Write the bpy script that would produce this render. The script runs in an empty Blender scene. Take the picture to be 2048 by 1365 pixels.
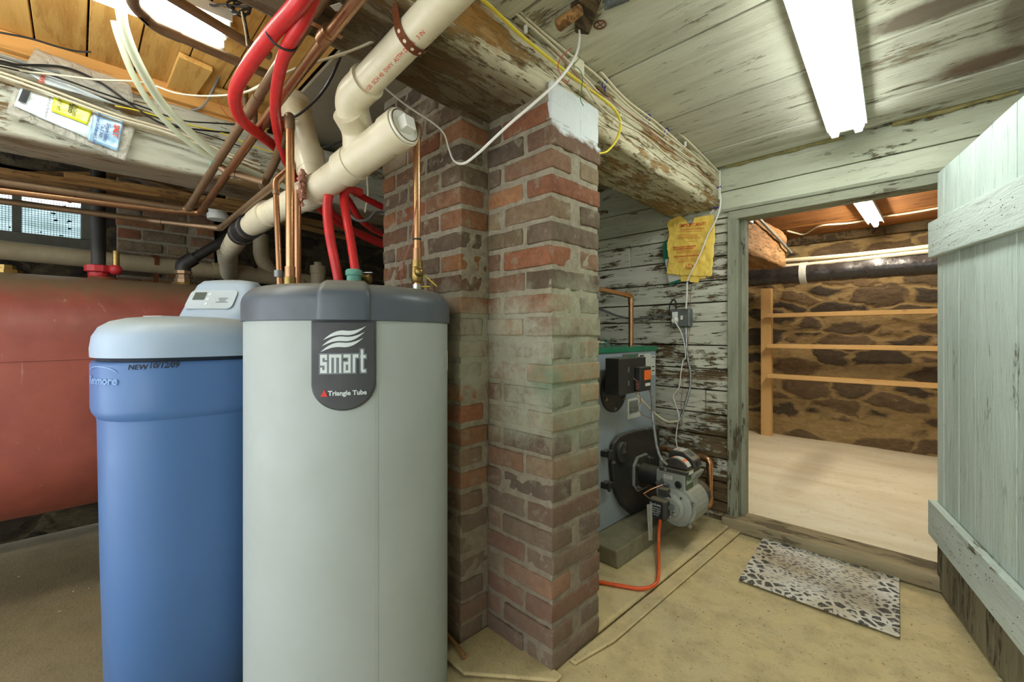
import bpy, bmesh, math, random
from mathutils import Vector, Matrix, noise as mnoise

# ---------------------------------------------------------------- camera, world, exposure
F, CX, HY, H = 870.0, 1024.0, 670.0, 1.05
sc = bpy.context.scene
C = sc.collection
cam_d = bpy.data.cameras.new('camera'); cam = bpy.data.objects.new('camera', cam_d); C.objects.link(cam)
cam_d.sensor_width = 36.0; cam_d.lens = 36.0 * F / 2048.0
cam_d.shift_y = -(682.5 - HY) / 2048.0
cam_d.clip_start = 0.02
cam.location = (0, 0, H); cam.rotation_euler = (math.radians(90), 0, math.radians(45))
sc.camera = cam
sc.view_settings.view_transform = 'Standard'; sc.view_settings.look = 'None'
sc.view_settings.gamma = 1.0; sc.view_settings.use_curve_mapping = False
sc.view_settings.exposure = 0.76
w = bpy.data.worlds.new('world'); sc.world = w; w.use_nodes = True
wb = w.node_tree.nodes['Background']; wb.inputs[0].default_value = (0.93, 0.97, 1.0, 1); wb.inputs[1].default_value = 1.9
LAMP_MAIN, LAMP_LEFT, LAMP_BACK = 17.5, 14.0, 92.0
sc.cycles.max_bounces = 8; sc.cycles.diffuse_bounces = 5; sc.cycles.sample_clamp_indirect = 6.0

random.seed(7)
S2 = math.sqrt(2.0)
def P(px, py, d):
    lat = (px - CX) / F * d
    return Vector(((lat - d) / S2, (lat + d) / S2, H + (HY - py) / F * d))
def onX(px, py, X):
    r = (px - CX) / F; return P(px, py, X * S2 / (r - 1))
def onY(px, py, Y):
    r = (px - CX) / F; return P(px, py, Y * S2 / (r + 1))
def onZ(px, py, Z):
    return P(px, py, F * (H - Z) / (py - HY))

# ---------------------------------------------------------------- materials
def lin(v):
    v /= 255.0
    return v / 12.92 if v <= 0.04045 else ((v + 0.055) / 1.055) ** 2.4
def c(r, g, b): return (lin(r), lin(g), lin(b), 1.0)

class MT:
    def __init__(s, name):
        s.m = bpy.data.materials.new(name); s.m.use_nodes = True
        s.nt = s.m.node_tree; s.b = s.nt.nodes['Principled BSDF']
    def n(s, t, **k):
        nd = s.nt.nodes.new(t)
        for a, v in k.items(): setattr(nd, a, v)
        return nd
    def put(s, sock, v):
        if isinstance(v, bpy.types.NodeSocket): s.nt.links.new(v, sock)
        elif v is not None: sock.default_value = v
    def pos(s, scale=(1, 1, 1), rotz=0.0):
        g = s.n('ShaderNodeNewGeometry'); out = g.outputs['Position']
        if rotz:
            mp = s.n('ShaderNodeMapping'); s.nt.links.new(out, mp.inputs[0]); mp.inputs['Rotation'].default_value = (0, 0, rotz); out = mp.outputs[0]
        mp = s.n('ShaderNodeMapping'); s.nt.links.new(out, mp.inputs[0]); mp.inputs['Scale'].default_value = scale
        return mp.outputs[0]
    def noise(s, vec, scale=5, detail=4, rough=0.6, dist=0.0):
        nd = s.n('ShaderNodeTexNoise'); s.put(nd.inputs['Vector'], vec)
        nd.inputs['Scale'].default_value = scale; nd.inputs['Detail'].default_value = detail
        nd.inputs['Roughness'].default_value = rough; nd.inputs['Distortion'].default_value = dist
        return nd.outputs['Fac']
    def math(s, op, a, b=None, cl=False):
        nd = s.n('ShaderNodeMath', operation=op, use_clamp=cl); s.put(nd.inputs[0], a)
        if b is not None: s.put(nd.inputs[1], b)
        return nd.outputs[0]
    def ramp(s, f, a, b, lo=0.0, hi=1.0):
        nd = s.n('ShaderNodeMapRange'); s.put(nd.inputs[0], f)
        for i, v in zip((1, 2, 3, 4), (a, b, lo, hi)): nd.inputs[i].default_value = v
        return nd.outputs[0]
    def cramp(s, f, stops):
        nd = s.n('ShaderNodeValToRGB'); s.put(nd.inputs[0], f); e = nd.color_ramp.elements
        while len(e) < len(stops): e.new(0.5)
        for el, (p, col) in zip(e, stops): el.position = p; el.color = col
        return nd.outputs[0]
    def mix(s, f, a, b, mode='MIX'):
        nd = s.n('ShaderNodeMix', data_type='RGBA', blend_type=mode)
        s.put(nd.inputs[0], f); s.put(nd.inputs[6], a); s.put(nd.inputs[7], b)
        return nd.outputs[2]
    def attr(s):
        nd = s.n('ShaderNodeVertexColor', layer_name='Col'); return nd.outputs[0]
    def bump(s, h, strength=0.5, dist=0.01):
        nd = s.n('ShaderNodeBump'); nd.inputs['Strength'].default_value = strength; nd.inputs['Distance'].default_value = dist
        s.put(nd.inputs['Height'], h); s.nt.links.new(nd.outputs[0], s.b.inputs['Normal'])
    def blob(s, centre, radii, amp=0.5, scale=14, soft=0.15):
        """mask 1 inside an irregular patch fixed to the place"""
        g = s.n('ShaderNodeNewGeometry')
        sub = s.n('ShaderNodeVectorMath', operation='SUBTRACT'); s.nt.links.new(g.outputs['Position'], sub.inputs[0]); sub.inputs[1].default_value = centre
        mul = s.n('ShaderNodeVectorMath', operation='MULTIPLY'); s.nt.links.new(sub.outputs[0], mul.inputs[0]); mul.inputs[1].default_value = tuple(1.0 / r for r in radii)
        ln = s.n('ShaderNodeVectorMath', operation='LENGTH'); s.nt.links.new(mul.outputs[0], ln.inputs[0])
        nz = s.noise(g.outputs['Position'], scale, 5, 0.65)
        v = s.math('ADD', ln.outputs['Value'], s.math('MULTIPLY', s.math('SUBTRACT', nz, 0.5), amp * 4))
        return s.ramp(v, 1.0 + soft, 1.0 - soft)
    def done(s, col, rough=0.7, metal=0.0, spec=0.3):
        s.put(s.b.inputs['Base Color'], col); s.put(s.b.inputs['Roughness'], rough); s.b.inputs['Metallic'].default_value = metal
        s.b.inputs['Specular IOR Level'].default_value = spec
        return s.m

def plain(name, col, col2=None, rough=0.5, metal=0.0, scale=8, bump=0.0, bscale=60, spec=0.4, amt=0.6, dust=None):
    t = MT(name); col2 = col2 or tuple(v * 0.8 for v in col[:3]) + (1,)
    p = t.pos()
    f = t.ramp(t.noise(p, scale, 5, 0.65), 0.38, 0.72, 0, amt)
    k = t.mix(f, col, col2)
    if dust:
        g = t.n('ShaderNodeNewGeometry'); sx = t.n('ShaderNodeSeparateXYZ'); t.nt.links.new(g.outputs['Normal'], sx.inputs[0])
        k = t.mix(t.math('MULTIPLY', t.ramp(sx.outputs[2], 0.3, 0.95), t.ramp(t.noise(p, 6, 5), 0.3, 0.7, 0.4, 0.95)), k, dust)
    if bump: t.bump(t.noise(p, bscale, 4), bump, 0.004)
    return t.done(k, t.ramp(t.noise(p, scale * 2, 3), 0.3, 0.7, max(0.05, rough - 0.08), min(1, rough + 0.1)), metal, spec)

def painted_wood(name, axis, paint, paint2, bare, bare2, peel=0.5, rotz=0.0, grime=c(90, 84, 66), grime_amt=0.45, stains=(), crackle=0.6, scale=1.0, peels=(), relief=0.9):
    t = MT(name)
    al = {'x': (0.12, 1, 1), 'y': (1, 0.12, 1), 'z': (1, 1, 0.12)}[axis]
    v = t.pos(tuple(a * scale for a in al), rotz)
    grain = t.noise(v, 55, 5, 0.7, 0.6); coarse = t.noise(v, 9, 4, 0.6, 1.2)
    broad = t.noise(t.pos(), 2.3, 4, 0.6)
    chip = t.noise(t.pos(tuple(0.35 + 0.65 * a for a in al), rotz), 26, 6, 0.75, 0.3)
    m = t.math('ADD', t.math('ADD', t.math('MULTIPLY', grain, 0.3), t.math('MULTIPLY', coarse, 0.3)), t.math('ADD', t.math('MULTIPLY', chip, 0.35), t.math('MULTIPLY', broad, 0.35)))
    for (ce, ra, amt) in peels: m = t.math('ADD', m, t.math('MULTIPLY', t.blob(ce, ra, 0.3, 7, 0.6), amt))
    mask = t.ramp(m, 0.65 + (0.5 - peel) * 0.3, 0.69 + (0.5 - peel) * 0.3)
    pcol = t.mix(t.ramp(coarse, 0.35, 0.7), paint, paint2)
    wcol = t.mix(t.ramp(grain, 0.35, 0.65), bare, bare2)
    k = t.mix(mask, pcol, wcol)
    k = t.mix(t.ramp(t.noise(v, 3.5, 5, 0.7, 0.8), 0.48, 0.75, 0, grime_amt), k, grime, 'MULTIPLY')
    k = t.mix(t.math('MULTIPLY', t.ramp(grain, 0.585, 0.66), crackle), k, c(60, 52, 40))
    k = t.mix(1.0, k, t.attr(), 'MULTIPLY')
    for (ce, ra, col, amt, am) in stains:
        k = t.mix(t.math('MULTIPLY', t.blob(ce, ra, am, 9, 0.35), amt), k, col)
    t.bump(t.math('ADD', t.math('MULTIPLY', grain, 0.5), t.math('ADD', t.math('MULTIPLY', chip, 0.5), t.math('MULTIPLY', mask, -0.4))), relief, 0.011)
    return t.done(k, 0.75, 0, 0.25)

def emit(name, col, st):
    m = bpy.data.materials.new(name); m.use_nodes = True; nt = m.node_tree; nt.nodes.clear()
    e = nt.nodes.new('ShaderNodeEmission'); o = nt.nodes.new('ShaderNodeOutputMaterial')
    e.inputs[0].default_value = col; e.inputs[1].default_value = st; nt.links.new(e.outputs[0], o.inputs[0]); return m

# ---------------------------------------------------------------- mesh helpers
WL = {}
class MB:
    def __init__(s): s.v = []; s.f = []; s.col = []; s.mi = []; s.cur = (1, 1, 1, 1); s.m = 0
    def add(s, vs, fs):
        b = len(s.v); s.v += [Vector(v) for v in vs]
        for f in fs: s.f.append([b + i for i in f]); s.col.append(s.cur); s.mi.append(s.m)
    def box(s, x0, x1, y0, y1, z0, z1, j=0.0):
        vs = [Vector((x, y, z)) for z in (z0, z1) for y in (y0, y1) for x in (x0, x1)]
        if j: vs = [v + Vector([random.uniform(-j, j) for _ in range(3)]) for v in vs]
        s.add(vs, [(0, 2, 3, 1), (4, 5, 7, 6), (0, 1, 5, 4), (2, 6, 7, 3), (0, 4, 6, 2), (1, 3, 7, 5)])
        return s
    def obox(s, o, u, v, n, a, b, t):
        """box from corner o along unit vectors u, v, n by a, b, t"""
        o = Vector(o); u = Vector(u) * a; v = Vector(v) * b; n = Vector(n) * t
        s.add([o, o + u, o + v, o + u + v, o + n, o + u + n, o + v + n, o + u + v + n], [(0, 2, 3, 1), (4, 5, 7, 6), (0, 1, 5, 4), (2, 6, 7, 3), (0, 4, 6, 2), (1, 3, 7, 5)])
        return s
    def tube(s, pts, r, n=14, caps=True, squash=None, corr=0.0, corr_len=0.004):
        pts = [Vector(p) for p in pts]; N = len(pts)
        rs = r if isinstance(r, (list, tuple)) else [r] * N
        t0 = (pts[1] - pts[0]).normalized(); up = Vector((0, 0, 1)) if abs(t0.z) < 0.9 else Vector((1, 0, 0))
        a = t0.cross(up).normalized(); vs = []; L = 0.0
        for i in range(N):
            t = (pts[min(i + 1, N - 1)] - pts[max(i - 1, 0)]).normalized()
            a = (a - t * a.dot(t)).normalized(); b = t.cross(a)
            if i: L += (pts[i] - pts[i - 1]).length
            rr = rs[i]
            if corr: rr *= 1 + corr * (1 if int(L / corr_len) % 2 else 0)
            for k in range(n):
                w_ = 2 * math.pi * k / n
                vs.append(pts[i] + a * math.cos(w_) * rr + b * math.sin(w_) * rr * (squash or 1))
        fs = [(i * n + k, i * n + (k + 1) % n, (i + 1) * n + (k + 1) % n, (i + 1) * n + k) for i in range(N - 1) for k in range(n)]
        if caps: fs += [tuple(range(n))[::-1], tuple(range((N - 1) * n, N * n))]
        s.add(vs, fs); return s
    def lathe(s, prof, centre, axis=(0, 0, 1), n=32, caps=True):
        """prof: list of (radius, height along axis)"""
        ax = Vector(axis).normalized(); up = Vector((0, 0, 1)) if abs(ax.z) < 0.9 else Vector((1, 0, 0))
        a = ax.cross(up).normalized(); b = ax.cross(a); ce = Vector(centre)
        vs = [ce + ax * h + (a * math.cos(2 * math.pi * k / n) + b * math.sin(2 * math.pi * k / n)) * r for r, h in prof for k in range(n)]
        fs = [(i * n + k, i * n + (k + 1) % n, (i + 1) * n + (k + 1) % n, (i + 1) * n + k) for i in range(len(prof) - 1) for k in range(n)]
        if caps: fs += [tuple(range(n))[::-1], tuple(range((len(prof) - 1) * n, len(prof) * n))]
        s.add(vs, fs); return s
    def loft(s, rings, caps=True):
        n = len(rings[0]); vs = [p for r in rings for p in r]
        fs = [(i * n + k, i * n + (k + 1) % n, (i + 1) * n + (k + 1) % n, (i + 1) * n + k) for i in range(len(rings) - 1) for k in range(n)]
        if caps: fs += [tuple(range(n))[::-1], tuple(range((len(rings) - 1) * n, len(rings) * n))]
        s.add(vs, fs); return s
    def prism(s, pts, n, t):
        """polygon (list of 3d points) thickened along n by t"""
        k = len(pts); n = Vector(n) * t; pts = [Vector(p) for p in pts]
        s.add(pts + [p + n for p in pts], [tuple(range(k))[::-1], tuple(range(k, 2 * k))] + [(i, (i + 1) % k, k + (i + 1) % k, k + i) for i in range(k)])
        return s
    def sphere(s, ce, r, n=10):
        ce = Vector(ce); m = max(4, n // 2 + 1)
        s.lathe([(max(1e-4, r * math.sin(math.pi * i / m)), -r * math.cos(math.pi * i / m)) for i in range(m + 1)], ce, n=n); return s
    def build(s, name, mat, parent=None, smooth=False, bevel=0.0, seg=2, angle=35):
        me = bpy.data.meshes.new(name)
        if parent is not None: base = Vector(WL[parent.name])
        else: base = Vector((0, 0, 0))
        if s.v:
            lo = Vector([min(v[i] for v in s.v) for i in range(3)]); hi = Vector([max(v[i] for v in s.v) for i in range(3)])
            o_ = Vector(((lo.x + hi.x) / 2, (lo.y + hi.y) / 2, lo.z))
        else: o_ = Vector((0, 0, 0))
        me.from_pydata([v - o_ for v in s.v], [], s.f)
        bm = bmesh.new(); bm.from_mesh(me); bmesh.ops.recalc_face_normals(bm, faces=bm.faces); bm.to_mesh(me); bm.free()
        mats = mat if isinstance(mat, (list, tuple)) else [mat]
        for m in mats: me.materials.append(m)
        ca = me.color_attributes.new('Col', 'FLOAT_COLOR', 'CORNER')
        for p in me.polygons:
            p.material_index = s.mi[p.index]; p.use_smooth = smooth
            for li in p.loop_indices: ca.data[li].color = s.col[p.index]
        o = bpy.data.objects.new(name, me); C.objects.link(o)
        o.location = o_ - base; WL[o.name] = o_
        if parent is not None: o.parent = parent
        if smooth:
            bpy.context.view_layer.objects.active = o
            me.set_sharp_from_angle(angle=math.radians(angle))
        if bevel:
            md = o.modifiers.new('bevel', 'BEVEL'); md.width = bevel; md.segments = seg; md.limit_method = 'ANGLE'; md.angle_limit = math.radians(40)
            md.harden_normals = False
        return o

def thing(name, label, cat, loc=(0, 0, 0), group=None):
    o = bpy.data.objects.new(name, None); C.objects.link(o); o.empty_display_size = 0.05
    o.location = loc; WL[o.name] = Vector(loc)
    o['label'] = label; o['category'] = cat
    if group: o['group'] = group
    return o
def tag(o, label, cat, group=None, kind=None):
    o['label'] = label; o['category'] = cat
    if group: o['group'] = group
    if kind: o['kind'] = kind
    return o
def struct(o, label=None):
    o['kind'] = 'structure'
    if label: o['label'] = label
    return o

def smooth(pts, k=8):
    pts = [Vector(p) for p in pts]; q = [pts[0] * 2 - pts[1]] + pts + [pts[-1] * 2 - pts[-2]]; out = []
    for i in range(1, len(q) - 2):
        a, b, c_, d = q[i - 1:i + 3]
        for j in range(k):
            t = j / k
            out.append(0.5 * ((2 * b) + (c_ - a) * t + (2 * a - 5 * b + 4 * c_ - d) * t * t + (3 * b - a - 3 * c_ + d) * t ** 3))
    out.append(pts[-1]); return out
def rounded(pts, rad, k=7):
    pts = [Vector(p) for p in pts]; out = [pts[0]]
    for i in range(1, len(pts) - 1):
        p = pts[i]; u = (pts[i - 1] - p); v = (pts[i + 1] - p); r = min(rad, u.length * 0.45, v.length * 0.45)
        a = p + u.normalized() * r; b = p + v.normalized() * r
        for j in range(k + 1):
            t = j / k; out.append(a * (1 - t) ** 2 + p * 2 * t * (1 - t) + b * t * t)
    out.append(pts[-1]); return out
def pp(lst): return [P(*q) for q in lst]

def text_faces(s, font_size=1.0, bold=0.0, shear=0.0, extrude=0.0):
    cu = bpy.data.curves.new('t', 'FONT'); cu.body = s; cu.size = font_size; cu.offset = bold; cu.shear = shear; cu.align_x = 'CENTER'; cu.align_y = 'CENTER'
    cu.extrude = extrude; cu.resolution_u = 3
    o = bpy.data.objects.new('t', cu); C.objects.link(o); bpy.context.view_layer.update()
    me = bpy.data.meshes.new_from_object(o.evaluated_get(bpy.context.evaluated_depsgraph_get()))
    vs = [v.co.copy() for v in me.vertices]; fs = [tuple(p.vertices) for p in me.polygons]
    bpy.data.objects.remove(o); bpy.data.curves.remove(cu); bpy.data.meshes.remove(me)
    return vs, fs
def add_text(mb, s, o, u, v, n, size, lift=0.0006, bold=0.0, sx=1.0, shear=0.0):
    """flat lettering: o centre, u reading direction, v up, n outward"""
    vs, fs = text_faces(s, size, bold, shear, 0.0)
    o = Vector(o); u = Vector(u).normalized(); v = Vector(v).normalized(); n = Vector(n).normalized()
    mb.add([o + u * p.x * sx + v * p.y + n * (p.z + lift) for p in vs], fs)

# ---------------------------------------------------------------- material library
white = (1, 1, 1, 1)
M_ceil = painted_wood('whitewashed_boards', 'x', c(202, 203, 184), c(180, 180, 160), c(160, 150, 122), c(124, 112, 88), 0.28, grime=c(150, 138, 104), grime_amt=0.6, crackle=0.5,
    stains=[((-0.02, 1.72, 1.97), (0.14, 0.06, 0.1), c(84, 64, 44), 0.85, 0.35), ((0.16, 1.9, 1.97), (0.05, 0.16, 0.1), c(96, 80, 60), 0.7, 0.35), ((0.1, 2.17, 1.97), (0.14, 0.07, 0.1), c(92, 60, 36), 0.85, 0.3)])
M_wall = painted_wood('peeling_board_paint', 'x', c(218, 219, 202), c(194, 196, 176), c(128, 108, 74), c(70, 56, 40), 0.46, grime=c(140, 134, 108), grime_amt=0.5, crackle=0.9,
    stains=[((-1.02, 2.55, 0.80), (0.22, 0.2, 0.012), c(112, 84, 44), 0.7, 0.15)],
    peels=[((-0.95, 2.55, 0.55), (0.3, 0.3, 0.16), 0.055), ((-0.95, 2.55, 0.2), (0.3, 0.3, 0.2), 0.08), ((-1.1, 2.55, 0.9), (0.25, 0.3, 0.1), 0.06)])
M_wall_hi = painted_wood('clean_board_paint', 'x', c(204, 208, 188), c(188, 192, 168), c(130, 116, 84), c(100, 88, 62), 0.26, grime=c(166, 156, 116), grime_amt=0.4, crackle=0.35)
M_door = painted_wood('pale_green_door_paint', 'z', c(205, 219, 209), c(188, 203, 192), c(150, 146, 120), c(118, 108, 82), 0.10, grime=c(166, 170, 150), grime_amt=0.3, crackle=0.3)
M_door_bare = painted_wood('bare_grey_door_wood', 'z', c(142, 136, 110), c(118, 112, 90), c(88, 80, 62), c(66, 58, 44), 0.4, grime=c(96, 92, 76), crackle=0.4)
M_batten = painted_wood('pale_green_batten_paint', 'y', c(206, 218, 209), c(192, 204, 194), c(140, 130, 100), c(108, 96, 70), 0.14, rotz=-0.267, grime_amt=0.3, crackle=0.35)
M_frame = painted_wood('grey_green_frame_paint', 'z', c(156, 158, 136), c(132, 134, 114), c(112, 104, 80), c(84, 74, 56), 0.32, grime_amt=0.4, crackle=0.4)
M_frame_x = painted_wood('grey_green_head_paint', 'x', c(156, 158, 136), c(132, 134, 114), c(112, 104, 80), c(84, 74, 56), 0.32, grime_amt=0.4, crackle=0.4)
M_sill = painted_wood('worn_grey_sill', 'x', c(160, 146, 114), c(136, 124, 96), c(120, 108, 84), c(98, 88, 68), 0.4, grime_amt=0.3, crackle=0.3)
M_beam = painted_wood('flaking_beam_paint', 'y', c(218, 212, 182), c(198, 188, 154), c(182, 146, 92), c(126, 100, 64), 0.44, grime=c(160, 144, 106), grime_amt=0.6, crackle=0.9, scale=1.7,
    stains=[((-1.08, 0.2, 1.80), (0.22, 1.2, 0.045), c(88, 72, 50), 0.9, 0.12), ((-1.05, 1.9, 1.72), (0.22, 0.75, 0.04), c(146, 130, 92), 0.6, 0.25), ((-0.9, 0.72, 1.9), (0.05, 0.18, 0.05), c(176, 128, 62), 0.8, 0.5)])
M_beam_left = painted_wood('whitewashed_timber_paint', 'y', c(198, 200, 184), c(176, 176, 156), c(150, 118, 72), c(112, 90, 60), 0.46, grime=c(150, 140, 110), grime_amt=0.5, crackle=0.6,
    stains=[((-2.3, 0.2, 1.70), (0.25, 3, 0.02), c(118, 96, 66), 0.8, 0.2)])
M_beam_back = painted_wood('rough_orange_timber', 'y', c(168, 130, 84), c(132, 98, 62), c(176, 124, 66), c(96, 70, 44), 0.5, grime_amt=0.5, crackle=0.9)
M_gold = painted_wood('varnished_planks', 'x', c(222, 178, 102), c(204, 158, 84), c(214, 166, 90), c(192, 146, 76), 0.45, grime=c(200, 160, 100), grime_amt=0.5, crackle=0.05, relief=0.2)
M_gold_y = painted_wood('orange_trim_wood', 'y', c(226, 172, 100), c(208, 152, 84), c(198, 142, 74), c(176, 124, 62), 0.3, grime_amt=0.25, crackle=0.1, relief=0.25)
M_lath = painted_wood('tan_lath_wood', 'y', c(176, 134, 80), c(150, 112, 66), c(140, 104, 60), c(110, 80, 46), 0.4, grime_amt=0.4, crackle=0.3)
M_darkwood = painted_wood('old_dark_wood', 'y', c(104, 88, 60), c(84, 70, 46), c(70, 58, 38), c(52, 42, 28), 0.5)
M_pine_x = painted_wood('clean_pine_along', 'x', c(222, 184, 124), c(212, 170, 108), c(206, 160, 98), c(190, 146, 88), 0.3, grime=c(220, 200, 170), grime_amt=0.2, crackle=0.05, relief=0.25)
M_pine_z = painted_wood('clean_pine_upright', 'z', c(222, 184, 124), c(212, 170, 108), c(206, 160, 98), c(190, 146, 88), 0.3, grime=c(220, 200, 170), grime_amt=0.2, crackle=0.05, relief=0.25)
M_backceil = painted_wood('brown_ceiling_sheet', 'x', c(172, 116, 60), c(150, 98, 50), c(140, 92, 48), c(112, 72, 38), 0.4, grime_amt=0.35, crackle=0.1, relief=0.25)
M_plaster = plain('grey_plasterboard', c(146, 138, 116), c(120, 112, 90), 0.85, scale=3, bump=0.15, amt=0.7)
M_copper = plain('aged_copper', c(176, 134, 98), c(146, 110, 80), 0.3, 0.85, scale=5, amt=0.6)
M_copper_new = plain('bright_copper', c(206, 156, 114), c(184, 134, 94), 0.24, 0.9, scale=4, amt=0.5)
M_copper_old = plain('dull_brown_copper', c(142, 116, 88), c(112, 94, 72), 0.42, 0.6, scale=12, amt=0.8)
M_brass = plain('dull_brass', c(160, 134, 78), c(110, 96, 58), 0.35, 0.9, scale=30)
M_verd = plain('verdigris', c(112, 168, 152), c(84, 132, 116), 0.8, 0.1, scale=40, bump=0.4, bscale=150)
M_chrome = plain('zinc_plate', c(190, 192, 188), c(140, 142, 138), 0.3, 0.95, scale=40)
M_galv = plain('galvanised_grey', c(128, 134, 132), c(102, 108, 106), 0.45, 0.6, scale=20)
M_rust = plain('rusty_strap', c(120, 66, 34), c(80, 48, 30), 0.75, 0.3, scale=60, bump=0.3, bscale=200)
M_pvc = plain('cream_pvc', c(214, 206, 178), c(186, 174, 140), 0.32, scale=7, spec=0.5, amt=0.55)
M_pvc_old = plain('dusty_pvc', c(178, 164, 132), c(146, 130, 98), 0.5, scale=6, amt=0.7)
M_pvc_white = plain('white_pvc', c(232, 232, 222), c(214, 212, 196), 0.35, scale=9, amt=0.3)
M_rubber = plain('black_rubber', c(34, 35, 36), c(48, 48, 46), 0.5, scale=20)
M_black = plain('black_enamel', c(40, 41, 40), c(58, 57, 52), 0.42, scale=12, dust=c(104, 100, 86))
M_blackpipe = plain('black_steel', c(38, 36, 34), c(56, 52, 46), 0.5, 0.3, scale=12)
M_red = plain('red_tubing', c(206, 44, 44), c(150, 30, 32), 0.36, scale=18, spec=0.5, amt=0.5)
M_redpaint = plain('red_fitting', c(176, 40, 46), c(130, 32, 36), 0.45, scale=30)
M_wire = plain('cream_cable', c(222, 214, 186), c(196, 186, 156), 0.42, scale=30, amt=0.4)
M_wire_w = plain('white_cable', c(228, 226, 216), c(204, 200, 186), 0.4, scale=30, amt=0.3)
M_wire_y = plain('yellow_cable', c(232, 214, 70), c(204, 184, 60), 0.45, scale=30, amt=0.4)
M_wire_b = plain('black_cable', c(30, 32, 34), c(44, 44, 44), 0.35, scale=30)
M_wire_g = plain('grey_cable', c(140, 142, 140), c(118, 118, 112), 0.45, scale=30)
M_wire_red = plain('thin_red_wire', c(196, 62, 50), c(150, 60, 46), 0.5)
M_wire_gr = plain('thin_green_wire', c(40, 120, 66), c(30, 90, 50), 0.5)
M_wire_br = plain('brown_pink_wire', c(160, 104, 88), c(130, 84, 70), 0.5)
M_blue_tie = plain('blue_tie', c(36, 52, 170), c(28, 40, 140), 0.4)
M_hose = plain('pale_green_hose', c(206, 214, 186), c(176, 184, 152), 0.35, scale=6, amt=0.5)
M_orange = plain('orange_tubing', c(226, 92, 40), c(196, 76, 34), 0.35, scale=20)
M_armor = plain('steel_conduit', c(176, 180, 178), c(96, 98, 98), 0.4, 0.8, scale=50)
M_tankbody = plain('heater_jacket', c(160, 169, 166), c(150, 158, 152), 0.5, scale=5, amt=0.5, spec=0.4)
M_cap = plain('slate_plastic', c(82, 90, 98), c(70, 77, 84), 0.38, scale=6, dust=c(134, 132, 118))
M_badge = plain('charcoal_badge', c(66, 69, 71), c(56, 59, 61), 0.5, scale=10)
M_logo = plain('logo_silver', c(206, 216, 216), c(190, 200, 200), 0.4)
M_logo_edge = plain('logo_edge_grey', c(112, 122, 126), None, 0.5)
M_logo_red = plain('logo_red', c(214, 48, 48), None, 0.5)
M_soft_blue = plain('blue_plastic', c(76, 113, 164), c(68, 104, 153), 0.36, scale=3, amt=0.5)
M_soft_lid = plain('light_blue_lid', c(158, 178, 198), c(148, 168, 188), 0.42, scale=5, dust=c(160, 164, 150))
M_soft_gap = plain('dark_seam', c(30, 40, 54), None, 0.7)
M_soft_panel = plain('grey_panel', c(176, 188, 194), c(162, 170, 166), 0.4, scale=16)
M_soft_emb = plain('embossed_blue', c(112, 150, 196), c(96, 134, 184), 0.36)
M_ink = plain('black_ink', c(24, 24, 28), None, 0.6)
M_ink_blue = plain('blue_ink', c(70, 84, 140), None, 0.6)
M_ink_red = plain('red_ink', c(206, 70, 40), None, 0.6)
M_lcd = plain('lcd_green_grey', c(82, 92, 86), None, 0.25)
M_paper = plain('label_paper', c(206, 208, 200), c(176, 174, 156), 0.6, scale=12)
M_orange_label = plain('orange_label', c(236, 110, 34), None, 0.5)
M_boiler = plain('boiler_grey', c(146, 156, 162), c(138, 148, 153), 0.4, scale=4, amt=0.4)
M_boiler_green = plain('boiler_green', c(34, 116, 82), c(30, 100, 70), 0.4)
M_burner = plain('burner_grey', c(150, 156, 148), c(122, 126, 116), 0.5, 0.1, scale=18, dust=c(150, 144, 120))
M_burner_dark = plain('burner_black', c(52, 50, 46), c(70, 68, 60), 0.55, scale=20, dust=c(130, 122, 100))
M_green_label = plain('green_label', c(72, 96, 62), c(52, 70, 48), 0.5)
M_block = plain('concrete_block', c(132, 126, 100), c(100, 94, 72), 0.9, scale=9, bump=0.6, bscale=40, amt=0.8)
M_bag = plain('yellow_pouch', c(248, 214, 104), c(236, 196, 78), 0.35, scale=14, bump=0.6, bscale=18, amt=0.5)
M_greenfolder = plain('green_folder', c(34, 122, 92), None, 0.5)
M_lampw = plain('lamp_white_metal', c(226, 228, 222), c(210, 212, 204), 0.4)
M_socket = plain('lamp_holder_white', c(236, 238, 234), None, 0.4)
M_steelwin = plain('window_frame_grey', c(96, 96, 84), c(72, 72, 62), 0.8, scale=12, bump=0.3)
M_foam = plain('yellow_foam', c(150, 140, 90), c(110, 100, 62), 0.9, scale=26, bump=0.8, bscale=60, amt=0.9)
M_near_black = plain('near_black', c(20, 18, 15), None, 1.0)
M_blackfilm = plain('black_plastic_film', c(44, 42, 42), c(60, 56, 52), 0.28, scale=14, bump=0.9, bscale=22, spec=0.6)
M_fluff = plain('pink_insulation', c(176, 128, 108), c(140, 104, 88), 1.0, scale=60, bump=1.0, bscale=120)
M_yellowh = plain('yellow_handle', c(222, 196, 50), None, 0.4)
M_sponge = plain('tan_debris', c(150, 118, 66), None, 0.9)

def glass_mat():
    t = MT('window_glass'); t.b.inputs['Transmission Weight'].default_value = 1.0
    return t.done(c(235, 245, 245), 0.03, 0, 0.5)
M_glass = glass_mat()
def clearfilm():
    t = MT('clear_plastic_film')
    t.b.inputs['Alpha'].default_value = 0.42
    t.bump(t.noise(t.pos(), 26, 4, 0.6, 0.8), 1.0, 0.02)
    return t.done(c(214, 214, 200), 0.16, 0, 0.8)
M_film = clearfilm()

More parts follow.
